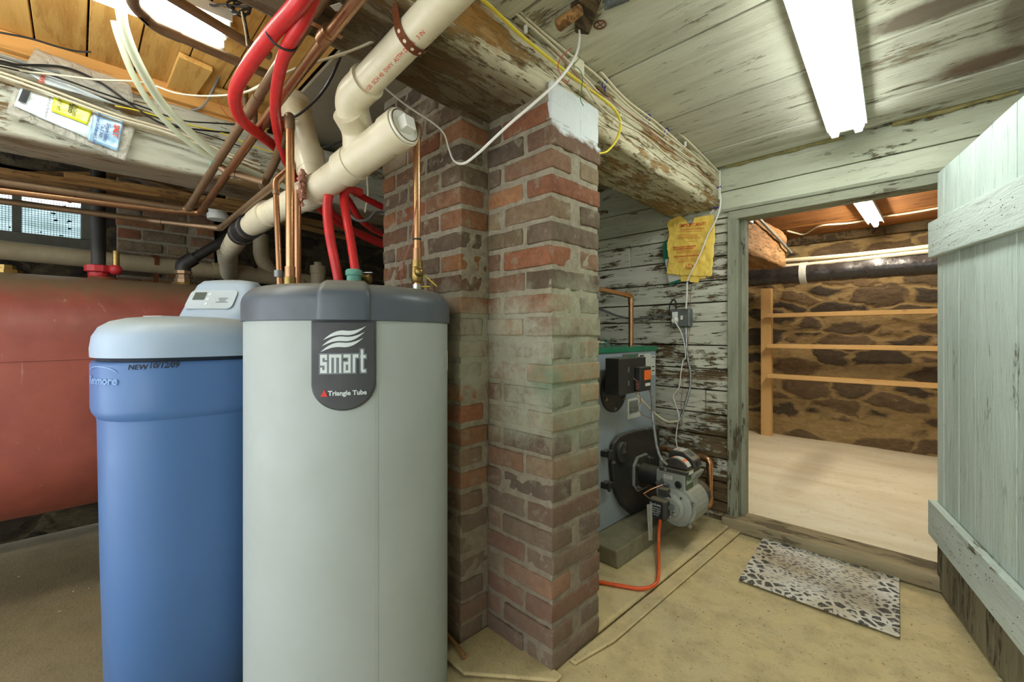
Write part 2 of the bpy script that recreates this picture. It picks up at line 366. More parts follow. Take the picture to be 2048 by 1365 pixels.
def floor_mat():
    t = MT('worn_concrete_floor'); p = t.pos()
    n1 = t.noise(p, 1.7, 6, 0.6, 0.4); n2 = t.noise(p, 9, 7, 0.7); n3 = t.noise(p, 90, 4, 0.7)
    k = t.cramp(n1, [(0.3, c(176, 162, 122)), (0.5, c(204, 186, 138)), (0.7, c(188, 176, 142))])
    k = t.mix(t.ramp(n2, 0.45, 0.75, 0, 0.7), k, c(150, 136, 102))
    k = t.mix(t.ramp(n3, 0.60, 0.68, 0, 0.6), k, c(84, 78, 62))
    k = t.mix(t.ramp(n3, 0.3, 0.24, 0, 0.35), k, c(206, 192, 150))
    k = t.mix(t.math('MULTIPLY', t.blob((-2.2, -0.1, 0), (1.35, 1.1, 1), 0.12, 3, 0.5), 0.72), k, c(100, 88, 62))  # darker left floor: dirt, with its weaker light also mixed into the colour
    t.bump(t.math('ADD', t.math('MULTIPLY', n2, 0.6), t.math('MULTIPLY', n3, 0.25)), 0.5, 0.012)
    return t.done(k, 0.8, 0, 0.25)
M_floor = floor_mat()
def backfloor_mat():
    t = MT('cream_painted_floor'); p = t.pos((1, 1, 1))
    n1 = t.noise(t.pos((0.5, 1.6, 1)), 2.2, 6, 0.65, 0.6); n2 = t.noise(p, 24, 6, 0.7)
    k = t.mix(t.ramp(n1, 0.42, 0.72), c(236, 230, 204), c(216, 204, 170))
    k = t.mix(t.ramp(n2, 0.58, 0.75, 0, 0.5), k, c(150, 132, 100))
    k = t.mix(t.math('MULTIPLY', t.blob((-0.72, 3.9, 0.06), (0.1, 0.6, 1), 0.2, 5, 0.5), 0.35), k, c(120, 104, 78))
    t.bump(n2, 0.25, 0.006); return t.done(k, 0.75, 0, 0.25)
M_backfloor = backfloor_mat()

def stone_mat(name, mortar, mortar2, s1, s2, s3, sc_=(3.4, 3.4, 7.5), thr=0.09, white_amt=0.5):
    t = MT(name)
    d = t.n('ShaderNodeTexNoise'); t.put(d.inputs['Vector'], t.pos()); d.inputs['Scale'].default_value = 3.2; d.inputs['Detail'].default_value = 5
    add = t.n('ShaderNodeVectorMath', operation='MULTIPLY_ADD'); t.nt.links.new(d.outputs['Color'], add.inputs[0]); add.inputs[1].default_value = (0.28, 0.28, 0.16)
    t.nt.links.new(t.pos(), add.inputs[2])
    mp = t.n('ShaderNodeMapping'); t.nt.links.new(add.outputs[0], mp.inputs[0]); mp.inputs['Scale'].default_value = sc_
    ve = t.n('ShaderNodeTexVoronoi', feature='DISTANCE_TO_EDGE'); vc = t.n('ShaderNodeTexVoronoi', feature='F1')
    for v in (ve, vc): t.nt.links.new(mp.outputs[0], v.inputs['Vector']); v.inputs['Scale'].default_value = 1.0; v.inputs['Randomness'].default_value = 0.9
    sep = t.n('ShaderNodeSeparateColor'); t.nt.links.new(vc.outputs['Color'], sep.inputs[0])
    fine = t.noise(t.pos((1, 1, 2.2)), 16, 6, 0.7, 0.6); fin2 = t.noise(t.pos((0.6, 0.6, 1.6)), 5, 6, 0.65, 1.0)
    stone = t.cramp(sep.outputs[0], [(0.1, s1), (0.45, s2), (0.75, s3), (0.95, s1)])
    stone = t.mix(t.ramp(fine, 0.35, 0.7, 0, 0.6), stone, c(54, 46, 38))
    buried = t.math('MULTIPLY', t.ramp(sep.outputs[1], 0.35, 1.0), 0.22)
    edge = t.math('SUBTRACT', ve.outputs['Distance'], t.math('ADD', t.math('MULTIPLY', t.math('SUBTRACT', fin2, 0.42), 0.45), buried))
    mk = t.ramp(edge, -thr * 0.5, thr * 0.5)
    mor = t.mix(t.ramp(fine, 0.35, 0.7), mortar, mortar2)
    k = t.mix(mk, mor, stone)
    k = t.mix(t.ramp(t.noise(t.pos((1, 1, 1.4)), 6.5, 7, 0.75), 0.62, 0.66, 0, white_amt), k, c(198, 180, 142))
    t.bump(t.math('ADD', t.math('MULTIPLY', t.ramp(edge, -0.12, 0.12), 0.8), t.math('MULTIPLY', fine, 0.5)), 1.0, 0.03)
    return t.done(k, 0.85, 0, 0.2)
M_stone = stone_mat('fieldstone_wall', c(186, 160, 112), c(150, 128, 88), c(90, 82, 70), c(142, 118, 86), c(118, 102, 80), sc_=(3.0, 3.0, 7.0))
M_stone_dark = stone_mat('dark_stone_wall', c(94, 84, 62), c(70, 62, 46), c(50, 46, 40), c(72, 62, 48), c(56, 48, 40), white_amt=0.12)  # darker, greyer variant of the fieldstone for the left wall

# brick and mortar share the same splashes of old whitewash
def brick_mats():
    out = []
    for nm in ('brick', 'mortar'):
        t = MT(nm + '_masonry'); p = t.pos()
        f = t.noise(p, 38, 6, 0.7); g = t.noise(p, 7, 5, 0.65)
        if nm == 'brick':
            k = t.mix(t.ramp(f, 0.35, 0.7, 0, 0.55), t.attr(), t.mix(1.0, t.attr(), c(150, 140, 140), 'MULTIPLY'))
            k = t.mix(t.ramp(g, 0.5, 0.7, 0, 0.35), k, c(132, 114, 96))
            k = t.mix(t.math('MULTIPLY', t.ramp(t.noise(p, 15, 6, 0.75), 0.56, 0.62), 0.6), k, c(138, 130, 108))
        else:
            k = t.mix(t.ramp(f, 0.35, 0.7), c(160, 152, 130), c(126, 118, 100))
        for ce, ra, col, amt, am in [((-1.02, 1.0, 1.02), (0.18, 0.14, 0.17), c(176, 176, 156), 0.8, 0.28),
                                     ((-1.0, 1.0, 0.80), (0.13, 0.14, 0.10), c(170, 172, 150), 0.75, 0.35),
                                     ((-1.2, 0.93, 1.03), (0.10, 0.14, 0.18), c(156, 156, 138), 0.65, 0.3),
                                     ((-0.86, 1.2, 0.86), (0.05, 0.26, 0.20), c(142, 156, 132), 0.62, 0.32),
                                     ((-0.86, 1.2, 1.14), (0.05, 0.2, 0.1), c(168, 172, 146), 0.5, 0.4),
                                     ((-0.90, 1.0, 0.92), (0.06, 0.1, 0.05), c(92, 120, 92), 0.6, 0.3),
                                     ((-1.7, 0.9, 1.84), (0.3, 0.1, 0.1), c(190, 182, 160), 0.7, 0.4)]:
            k = t.mix(t.math('MULTIPLY', t.math('MULTIPLY', t.blob(ce, ra, am * 1.5, 8, 0.3), t.ramp(t.noise(p, 26, 6, 0.75), 0.36, 0.56, 0.45, 1.0)), amt), k, col)
        if True:  # white paint daubed on the top of the pier's side
            k = t.mix(t.math('MULTIPLY', t.blob((-0.85, 1.16, 1.80), (0.03, 0.3, 0.115), 0.14, 14, 0.06), 0.95), k, c(214, 220, 218))
        k = t.mix(t.math('MULTIPLY', t.blob((-1.1, 1.0, 0.1), (0.5, 0.5, 0.5), 0.1, 3, 0.6), 0.5), k, c(122, 108, 98))
        t.bump(t.math('ADD', f, t.math('MULTIPLY', g, 0.4)), 0.9 if nm == 'mortar' else 0.65, 0.008)
        out.append(t.done(k, 0.85, 0, 0.2))
    return out
M_brick, M_mortar = brick_mats()

# ================================================================ THE ROOM
def boards(mb, axis, a0, a1, cuts, t0, t1, plane, joints=(), gap=0.004, tone=0.12, j=0.0015):
    """boards running along axis; cuts are the joint lines across it; t0..t1 the thickness in the plane axis"""
    for b0, b1 in zip(cuts[:-1], cuts[1:]):
        ends = sorted([a0, a1] + [q for q in joints if a0 < q < a1 and random.random() < 0.4])
        for e0, e1 in zip(ends[:-1], ends[1:]):
            k = 1 - random.random() * tone; mb.cur = (k, k * (1 - random.random() * 0.03), k * (1 - random.random() * 0.05), 1)
            s = random.uniform(-0.002, 0.002)
            r = {axis: (e0 + gap * 0.3, e1 - gap * 0.3)}
            other = [q for q in 'xyz' if q != axis and q != plane][0]
            r[other] = (b0 + gap / 2, b1 - gap / 2); r[plane] = (t0 + s, t1 + s)
            mb.box(*r['x'], *r['y'], *r['z'], j=j)
    mb.cur = white

# floor, with the poured slab under the boiler
m = MB(); N = 60
xs = [-3.6 + i * 4.6 / N for i in range(N + 1)]; ys = [-1.6 + i * 4.16 / N for i in range(N + 1)]
m.add([(x, y, 0.004 * (mnoise.fractal(Vector((x * 1.6, y * 1.6, 3)), 1, 2, 4)) - 0.004 - 0.05 * max(0, min(1, (-1.0 - x) / 0.5)) * max(0, min(1, (1.0 - y) / 0.3))) for y in ys for x in xs],
      [(j * (N + 1) + i, j * (N + 1) + i + 1, (j + 1) * (N + 1) + i + 1, (j + 1) * (N + 1) + i) for j in range(N) for i in range(N)])
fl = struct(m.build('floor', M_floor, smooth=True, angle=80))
m = MB(); m.prism([(-3.3, 1.28, 0.0), (-0.86, 1.28, 0.0), (-0.83, 2.53, 0.0), (-3.3, 2.53, 0.0)], (0, 0, 1), 0.022)
struct(m.build('floor_slab', M_floor, bevel=0.012, seg=3))
m = MB(); m.prism([(-0.86, 1.12, -0.004), (-0.835, 1.12, -0.004), (-0.80, 1.3, 0.0), (-0.77, 2.53, 0.0), (-0.83, 2.53, 0.0)], (0, 0, 1), 0.010)
struct(m.build('floor_slab_edge', M_floor, bevel=0.008, seg=3))
m = MB(); m.prism([(-1.16, 0.84, 0), (-1.05, 0.84, 0), (-0.83, 1.02, 0), (-0.83, 1.05, 0), (-1.16, 1.05, 0)], (0, 0, 1), 0.012)
struct(m.build('floor_footing', M_floor, bevel=0.01, seg=3))

# ceiling: whitewashed wide boards on the right
m = MB(); boards(m, 'x', -1.0, 0.95, [-1.5, -0.95, -0.5, -0.08, 0.42, 0.90, 1.353, 1.80, 2.243, 2.50], 1.972, 1.998, 'z', tone=0.10, j=0.003, gap=0.015)
struct(m.build('ceiling', M_ceil, bevel=0.003))
m = MB(); m.box(-3.6, 1.0, -1.7, 2.62, 2.075, 2.10); struct(m.build('ceiling_deck', M_darkwood))
m = MB(); m.box(-1.0, 0.95, 2.50, 2.56, 2.00, 2.07); struct(m.build('ceiling_gap_shade', M_near_black))  # solid near-black box, painting the shade inside the gap along the wall top
# golden planks on the left
m = MB(); cuts = [-1.4 + i * 0.13 for i in range(12)]; cuts = [q for q in cuts if q < 0.6]
base = [-0.102, 0.025, 0.154, 0.287, 0.42, 0.53, 0.640]; cuts = [-0.102 - 0.13 * k for k in range(10, 0, -1)] + base
boards(m, 'x', -2.2, -1.0, cuts, 2.05, 2.068, 'z', tone=0.18)
struct(m.build('ceiling_planks', M_gold, bevel=0.002))
m = MB(); m.box(-2.45, -1.0, 0.645, 2.5, 2.030, 2.045); struct(m.build('ceiling_plasterboard', M_plaster))
m = MB(); boards(m, 'y', -1.5, 2.5, [-3.4, -3.15, -2.9, -2.65, -2.45], 2.03, 2.05, 'z', tone=0.3)
struct(m.build('ceiling_old_boards', M_darkwood))

# far board wall (Y = 2.55) with the doorway
WY = 2.55; DX0, DX1, DZ = -0.80, -0.013, 1.68
m = MB()
zc = [0.0, 0.115, 0.225, 0.355, 0.475, 0.60, 0.735, 0.855, 0.99, 1.125, 1.235, 1.36, 1.49, 1.62, 1.70]
boards(m, 'x', -3.4, DX0 - 0.045, zc, WY, WY + 0.03, 'y', joints=(-1.46, -0.98, -2.2), tone=0.16, gap=0.007)
struct(m.build('wall_far', M_wall, bevel=0.0025))
m = MB()
boards(m, 'x', -3.4, 0.95, [1.70, 1.845, 2.072], WY - 0.008, WY + 0.03, 'y', tone=0.07, gap=0.006)
struct(m.build('wall_far_upper', M_wall_hi, bevel=0.0025))
m = MB(); boards(m, 'x', 0.05, 0.95, [-0.03] + zc[1:], WY, WY + 0.03, 'y', tone=0.1)
struct(m.build('wall_far_right', M_wall_hi, bevel=0.0025))
m = MB()
m.box(-3.4, DX0 - 0.05, WY + 0.035, WY + 0.05, 0, 2.05); m.box(0.05, 0.95, WY + 0.035, WY + 0.05, 0, 2.05); m.box(DX0 - 0.05, 0.05, WY + 0.035, WY + 0.05, 1.71, 2.05)
struct(m.build('wall_far_backing', M_darkwood))
# door 1: opening, frame, sill and the ledged door standing open
m = MB(); m.box(DX0 - 0.055, DX0, WY - 0.022, WY + 0.09, 0.0, DZ + 0.02)
d1 = struct(m.build('door_1', M_frame, bevel=0.004)); d1['label'] = 'grey-green painted door frame of the storage room'
m = MB(); m.box(DX0 - 0.05, 0.05, WY - 0.024, WY + 0.09, DZ, DZ + 0.045); m.build('door_head', M_frame_x, d1, bevel=0.003)
m = MB(); m.box(DX0 - 0.08, 0.05, WY - 0.034, WY - 0.0, DZ + 0.045, DZ + 0.062); m.build('head_trim', M_frame_x, d1, bevel=0.005, seg=3)
m = MB(); m.box(-0.013, 0.045, WY - 0.022, WY + 0.09, 0.0, DZ + 0.02); m.build('hinge_jamb', M_frame, d1, bevel=0.003)
m = MB(); m.box(DX0 - 0.07, 0.05, WY - 0.07, WY + 0.09, 0.0, 0.062, j=0.003); m.build('door_sill', M_sill, d1, bevel=0.006, seg=3)
m = MB(); m.box(DX0 + 0.0, DX0 + 0.02, WY + 0.03, WY + 0.09, 0.062, DZ); m.build('door_stop', M_frame, d1, bevel=0.002)
# foam filling in the gap along the wall top
for i, (x0, x1) in enumerate([(-0.86, -0.34), (-0.17, 0.19)]):
    pts = [(x0 + (x1 - x0) * k / 14, 2.522 + random.uniform(-0.003, 0.003), 1.978 + random.uniform(-0.004, 0.004)) for k in range(15)]
    m = MB(); m.tube(pts, [0.016 * random.uniform(0.75, 1.1) for _ in pts], 10)
    tag(m.build('foam_strip', M_foam, smooth=True), ['long yellow-grey foam strip stuffed between ceiling and wall left of the lamp end', 'shorter yellow-grey foam strip between ceiling and wall right of the lamp end'][i], 'insulation', 'foam strips along the wall top')

# the open ledged door
H0 = Vector((-0.005, 2.515, 0)); U = Vector((0.264, -0.9645, 0)).normalized(); NR = Vector((-0.9645, -0.264, 0)).normalized(); Z = Vector((0, 0, 1))
door = thing('plank_door', 'pale green ledged plank door standing open on the right, bare wood at its foot', 'door', H0 + Vector((0, 0, 0.01))); door['kind'] = 'thing'
cuts = [0.0, 0.073, 0.223, 0.359, 0.497, 0.64, 0.79]
for lo, hi, mt, nm in ((0.235, 1.715, M_door, 'door_planks'), (0.012, 0.234, M_door_bare, 'bare_plank_ends')):
    m = MB()
    for a, b in zip(cuts[:-1], cuts[1:]):
        k = 1 - random.random() * 0.10; m.cur = (k, k, k, 1)
        m.obox(H0 + U * (a + 0.0016) + Z * lo - NR * 0.0, U, Z, NR, b - a - 0.0032, hi - lo, 0.024 + random.uniform(-0.0015, 0.0015))
    m.build(nm, mt, door, bevel=0.002)
for (za, zb, zc_, zd, lab) in ((1.37, 1.515, 1.335, 1.475, 'upper_batten'), (0.222, 0.366, 0.196, 0.344, 'lower_batten')):
    m = MB(); o = H0 + NR * 0.0262 - U * 0.004; e = H0 + NR * 0.0262 + U * 0.795
    m.prism([o + Z * za, e + Z * zc_, e + Z * zd, o + Z * zb], NR, 0.026)
    b = m.build(lab, M_batten, door, bevel=0.003)
    m = MB()
    for k in range(26):
        t = random.uniform(0.03, 0.75); f = t / 0.79; zz = (za * (1 - f) + zc_ * f) + random.uniform(0.015, 0.125)
        m.sphere(o + U * t + Z * zz + NR * 0.0262, 0.0017, 6)
    nh = m.build('nail_heads', M_rust, b); nh['kind'] = 'stuff'

# left foundation wall with its window
WX = -3.35; wy0, wy1, wz0, wz1 = -0.62, 0.015, 1.575, 1.87
m = MB()
for (y0, y1, z0, z1) in ((-1.7, 3.6, 0, wz0 - 0.05), (-1.7, wy0 - 0.06, wz0 - 0.05, 2.1), (wy1 + 0.06, 3.6, wz0 - 0.05, 2.1), (wy0 - 0.06, wy1 + 0.06, wz1 + 0.02, 2.1)):
    m.box(WX - 0.3, WX, y0, y1, z0, z1)
struct(m.build('wall_left', M_stone_dark))
m = MB()
m.box(WX - 0.12, WX + 0.005, wy0 - 0.06, wy1 + 0.10, wz0 - 0.075, wz0); m.box(WX - 0.12, WX + 0.003, wy1, wy1 + 0.10, wz0, wz1 + 0.03)
m.box(WX - 0.12, WX + 0.003, wy0 - 0.06, wy0, wz0, wz1 + 0.03); m.box(WX - 0.12, WX, wy0 - 0.06, wy1 + 0.06, wz1, wz1 + 0.04)
wf = struct(m.build('window_1', M_steelwin, bevel=0.004))
m = MB(); m.box(WX - 0.08, WX - 0.05, -0.235, -0.205, wz0, wz1); m.box(WX - 0.085, WX - 0.055, wy0, wy1, wz1 - 0.065, wz1 - 0.045); m.build('window_muntin', M_steelwin, wf)
m = MB(); m.box(WX - 0.072, WX - 0.069, wy0, wy1, wz0, wz1); m.build('window_pane', M_glass, wf)
m = MB()
y = wy0
while y < wy1: m.box(WX - 0.107, WX - 0.1055, y, y + 0.0016, wz0, wz1 - 0.09); y += 0.0115
z = wz0
while z < wz1 - 0.09: m.box(WX - 0.1055, WX - 0.104, wy0, wy1, z, z + 0.0016); z += 0.0115
o = m.build('window_screen', M_near_black, wf); o['kind'] = 'stuff'
m = MB()
for k in range(46):
    y = random.uniform(wy0, wy1); z = random.uniform(wz0, wz1); a = random.uniform(0, 6.28); l = random.uniform(0.004, 0.016)
    m.box(WX - 0.104, WX - 0.101, y, y + l, z, z + random.uniform(0.002, 0.007), j=0.003)
o = m.build('window_debris', M_near_black, wf); o['kind'] = 'stuff'

m = MB(); nb = 24
m.add([(-4.3 - 0.9 * j / nb + 0.1 * mnoise.noise(Vector((j * 0.5, i * 0.5, 0))), -4.0 + 8.0 * i / nb, 1.35 + 0.75 * j / nb + 0.12 * mnoise.noise(Vector((j * 0.7, i * 0.7, 4)))) for j in range(nb + 1) for i in range(nb + 1)],
      [(j * (nb + 1) + i, j * (nb + 1) + i + 1, (j + 1) * (nb + 1) + i + 1, (j + 1) * (nb + 1) + i) for j in range(nb) for i in range(nb)])
struct(m.build('ground_outside', plain('grassy_bank', c(142, 160, 158), c(184, 198, 204), 0.9, scale=5, amt=1.0)))
# right wall behind the open door
m = MB(); boards(m, 'y', -1.2, WY, [-0.03, 0.14, 0.28, 0.42, 0.56, 0.70, 0.84, 0.98, 1.12, 1.26, 1.40, 1.54, 1.68, 1.82, 1.98], 0.93, 0.96, 'x', tone=0.1)
struct(m.build('wall_right', M_wall_hi))

# the storage room
BY = 4.95; BF = 0.058; BC = 1.985
m = MB(); m.box(-2.6, 1.1, WY + 0.05, BY + 0.1, BF - 0.05, BF); struct(m.build('floor_storage', M_backfloor))
m = MB(); nx, nz = 120, 70
def stone_d(x, z, s): return 0.035 * (mnoise.fractal(Vector((x * 2.6, s, z * 5.5)), 1, 2, 4)) + 0.012 * mnoise.noise(Vector((x * 14, s + 4, z * 22)))
m.add([(-2.6 + 3.7 * i / nx, BY - 0.01 + stone_d(-2.6 + 3.7 * i / nx, 2.0 * j / nz, 0.0), 2.0 * j / nz) for j in range(nz + 1) for i in range(nx + 1)],
      [(j * (nx + 1) + i, j * (nx + 1) + i + 1, (j + 1) * (nx + 1) + i + 1, (j + 1) * (nx + 1) + i) for j in range(nz) for i in range(nx)])
m.box(-2.6, 1.1, BY + 0.06, BY + 0.1, 0, 2.0)
struct(m.build('wall_storage_back', M_stone, smooth=True, angle=80))
m = MB(); m.box(-2.65, -2.6, WY + 0.05, BY, 0, 2.0); struct(m.build('wall_storage_left', M_stone))
m = MB(); m.box(1.1, 1.15, WY + 0.05, BY, 0, 2.0); struct(m.build('wall_storage_right', M_stone))
m = MB(); boards(m, 'x', -2.6, 1.1, [2.6, 3.2, 3.8, 4.4, 5.0], BC, BC + 0.02, 'z', tone=0.12, gap=0.004)
struct(m.build('ceiling_storage', M_backceil))
m = MB(); m.box(-2.6, 1.1, BY - 0.07, BY + 0.05, BC - 0.075, BC - 0.001); struct(m.build('trim_1', M_darkwood, bevel=0.006), None)

# ================================================================ TIMBERS
def timber(x0, x1, y0, y1, z0, z1, axis='y', amp=0.010, rad=0.03, nlen=90, seed=0, taper=None, kk=9):
    """rounded, adzed timber; taper(t) gives the drop of the underside"""
    m = MB(); rings = []
    if axis == 'y': a0, a1, b0, b1, L0, L1 = x0, x1, z0, z1, y0, y1
    else: a0, a1, b0, b1, L0, L1 = y0, y1, z0, z1, x0, x1
    for i in range(nlen + 1):
        t = i / nlen; L = L0 + (L1 - L0) * t; dz = taper(L) if taper else 0.0
        ring = []
        cs = [(a1 - rad, b0 + dz + rad, -90), (a1 - rad, b1 - rad, 0), (a0 + rad, b1 - rad, 90), (a0 + rad, b0 + dz + rad, 180)]
        pts = []
        for q, (ca, cb, an) in enumerate(cs):
            for k in range(5):
                w_ = math.radians(an + 90 * k / 4); pts.append((ca + rad * math.cos(w_), cb + rad * math.sin(w_)))
            nx_ = cs[(q + 1) % 4]; e = pts[-1]; w2 = math.radians(nx_[2]); e2 = (nx_[0] + rad * math.cos(w2), nx_[1] + rad * math.sin(w2))
            for k in range(1, kk): pts.append((e[0] + (e2[0] - e[0]) * k / kk, e[1] + (e2[1] - e[1]) * k / kk))
        ca, cb = (a0 + a1) / 2, (b0 + b1) / 2
        for (u, v) in pts:
            d = Vector((u - ca, v - cb)).normalized()
            nn = mnoise.fractal(Vector((u * 9 + seed, L * 2.6, v * 9)), 1, 2, 4) * amp + mnoise.noise(Vector((u * 40 + seed, L * 9, v * 40))) * amp * 0.35
            u2, v2 = u + d.x * nn, v + d.y * nn
            ring.append(Vector((u2, L, v2)) if axis == 'y' else Vector((L, u2, v2)))
        rings.append(ring)
    m.loft(rings); return m
bt = lambda L: 0.09 - 0.065 * (max(0, min(2.55, L)) / 2.55) + (0.02 if L < 1.2 else 0.0)
m = timber(-1.185, -0.90, -1.1, 2.555, 1.725, 1.985, amp=0.016, rad=0.028, nlen=150, seed=3, taper=bt)
struct(tag(m.build('ceiling_beam', M_beam, smooth=True, angle=60), 'heavy whitewashed timber beam over the brick pier', 'beam'))
m = timber(-2.43, -2.2, -1.3, 2.5, 1.71, 1.985, amp=0.008, rad=0.02, nlen=110, seed=11)
struct(tag(m.build('ceiling_beam', M_beam_left, smooth=True, angle=60), 'whitewashed timber beam on the left carrying cables', 'beam'))
m = timber(-1.24, -0.93, 2.66, 4.1, 1.60, 1.88, amp=0.02, rad=0.03, nlen=60, seed=23)
struct(tag(m.build('ceiling_beam', M_beam_back, smooth=True, angle=60), 'rough orange timber beam end inside the storage room', 'beam'))
m = MB(); m.box(-2.215, -2.185, -1.2, 0.62, 1.99, 2.05); struct(m.build('trim_2', M_gold_y, bevel=0.002))
m = MB(); m.box(-2.23, -2.215, -1.2, 0.62, 1.975, 2.05); struct(m.build('trim_3', M_gold_y, bevel=0.002))

# ================================================================ BRICK PIER AND CHIMNEY
BR = [(146, 100, 80), (160, 106, 80), (134, 98, 84), (126, 104, 92), (156, 94, 72), (140, 112, 94), (114, 94, 86), (168, 110, 78), (130, 94, 78), (142, 118, 98)]
BR = [tuple((v * 0.86 + (r + g + b) / 3 * 0.14) * f for v, f in zip((r, g, b), (0.97, 1.0, 0.9))) for r, g, b in BR]
def rbox(mb, x0, x1, y0, y1, z0, z1, r=0.005, amp=0.0028, step=0.035, freq=38):
    """rounded, roughened block with shared vertices"""
    ax = []
    for a, b in ((x0, x1), (y0, y1), (z0, z1)):
        n = max(1, int((b - a - 2 * r) / step)); ax.append([a, a + r * 0.5] + [a + r + (b - a - 2 * r) * i / n for i in range(n + 1)] + [b - r * 0.5, b])
    lo = Vector((x0 + r, y0 + r, z0 + r)); hi = Vector((x1 - r, y1 - r, z1 - r)); ce = (lo + hi) / 2; idx = {}; base = len(mb.v)
    def vert(i, j, k):
        if (i, j, k) in idx: return idx[(i, j, k)]
        p = Vector((ax[0][i], ax[1][j], ax[2][k])); q = Vector([max(lo[a], min(hi[a], p[a])) for a in range(3)]); d = (p - q)
        if d.length > 1e-9: d.normalize()
        nn = amp * (mnoise.noise(p * freq) + 0.5 * mnoise.noise(p * freq * 2.7))
        mb.v.append(q + d * (r + nn)); idx[(i, j, k)] = len(mb.v) - 1; return idx[(i, j, k)]
    N_ = [len(a) - 1 for a in ax]
    def face(*v): mb.f.append([vert(*q) for q in v]); mb.col.append(mb.cur); mb.mi.append(mb.m)
    for i in range(N_[0]):
        for j in range(N_[1]):
            for k in (0, N_[2]): face((i, j, k), (i + 1, j, k), (i + 1, j + 1, k), (i, j + 1, k))
        for k in range(N_[2]):
            for j in (0, N_[1]): face((i, j, k), (i + 1, j, k), (i + 1, j, k + 1), (i, j, k + 1))
    for j in range(N_[1]):
        for k in range(N_[2]):
            for i in (0, N_[0]): face((i, j, k), (i, j + 1, k), (i, j + 1, k + 1), (i, j, k + 1))
def brickbox(mb, x0, x1, y0, y1, z0, z1):
    r, g, b = random.choice(BR); k = random.uniform(0.85, 1.12); mb.cur = c(min(255, r * k), min(255, g * k), min(255, b * k))
    e = lambda: random.uniform(-0.0045, 0.0035)
    rbox(mb, x0 + e(), x1 + e(), y0 + e(), y1 + e(), z0 + e() * 0.6, z1 + e() * 0.6, r=0.006, amp=0.0032)
m = MB(); core = MB(); CH = 0.0745; mo = 0.016; z = 0.004; k = 0
rbox(core, -1.157, -0.8645, 1.0385, 1.2905, 0.0, 1.84, 0.004, 0.0042, 0.016, 30); rbox(core, -1.683, -1.161, 0.917, 1.45, 0.0, 2.03, 0.004, 0.0042, 0.018, 30)
while z < 1.99:
    z1 = z + CH - mo
    if z < 1.79:
        if k % 2 == 0:
            brickbox(m, -0.968, -0.86, 1.034, 1.295, z, z1); brickbox(m, -1.157, -0.984, 1.034, 1.13, z, z1)
        else:
            brickbox(m, -1.075, -0.86, 1.034, 1.135, z, z1); brickbox(m, -0.96, -0.86, 1.185, 1.295, z, z1); brickbox(m, -1.157, -1.095, 1.034, 1.13, z, z1)
    if k % 2 == 1:
        brickbox(m, -1.27, -1.157, 0.913, 1.036, z, z1); xs_ = [-1.27, -1.485, -1.687]
    else:
        brickbox(m, -1.36, -1.157, 0.913, 1.012, z, z1); xs_ = [-1.36, -1.575, -1.687]
    for a, b in zip(xs_[:-1], xs_[1:]): brickbox(m, b, a - mo, 0.913, 1.01, z, z1)
    if k % 2: brickbox(m, -1.687, -1.59, 1.03, 1.24, z, z1); brickbox(m, -1.687, -1.59, 1.255, 1.45, z, z1)
    else: brickbox(m, -1.687, -1.59, 1.03, 1.12, z, z1); brickbox(m, -1.687, -1.59, 1.14, 1.34, z, z1)
    z += CH; k += 1
m.cur = white
ch = core.build('chimney_mortar', M_mortar, smooth=True, angle=70)
ch.name = 'brick_chimney'; WL['brick_chimney'] = WL['chimney_mortar']
struct(tag(ch, 'old brick chimney stack with its stepped pier under the beam', 'chimney'))
bk = m.build('bricks', M_brick, ch, smooth=True, angle=80); bk['kind'] = 'structure'
# brick jamb beside the foundation window
m = MB(); core = MB(); z = 0.9; k = 0; core.box(WX, WX + 0.05, 0.16, 0.62, 0.0, 1.95)
while z < 1.9:
    for y in ([0.16, 0.38, 0.52] if k % 2 else [0.16, 0.27, 0.49]):
        brickbox(m, WX + 0.01, WX + 0.058, y, min(0.62, y + (0.2 if (y > 0.2) != (k % 2) else 0.1)), z, z + 0.055)
    z += 0.07; k += 1
m.cur = white
jb = core.build('wall_jamb', M_mortar); struct(jb); b2 = m.build('bricks', M_brick, jb, smooth=True, angle=80); b2['kind'] = 'structure'

# ================================================================ WATER HEATER
HC = Vector((-1.275, 0.592, -0.045)); HR = 0.284
def wrap(mb, vs, fs, rf, ce, phi0, z0, lift, sx=1.0):
    """lay flat lettering round an upright body; x grows counter-clockwise seen from outside's left to right"""
    R0 = rf(phi0); out = []
    for p in vs:
        ph = phi0 + p[0] * sx / R0; r = rf(ph) + lift + (p[2] if len(p) > 2 else 0)
        out.append(Vector((ce[0] + r * math.cos(ph), ce[1] + r * math.sin(ph), z0 + p[1])))
    mb.add(out, fs)
def hit(px, py, ce, rf):
    """where the sight line through a photo point meets an upright body: angle and height"""
    d = P(px, py, 1.0) - Vector((0, 0, H)); t = 0.4
    while t < 6:
        q = Vector((0, 0, H)) + d * t; v = Vector((q.x - ce[0], q.y - ce[1])); ph = math.atan2(v.y, v.x)
        if v.length < rf(ph): return ph, q.z
        t += 0.002
    return math.atan2(-ce[1], -ce[0]), H
hrf = lambda ph: HR
heater = thing('water_heater', 'tall light grey cylindrical water heater tank with dark slate cap, left of the brick chimney', 'water heater', HC)
m = MB(); m.lathe([(HR - 0.01, -0.045), (HR, -0.035), (HR, 1.10)], (HC.x, HC.y, 0), n=96); body = m.build('jacket', M_tankbody, heater, smooth=True)
phc, _ = hit(688, 720, HC, hrf)
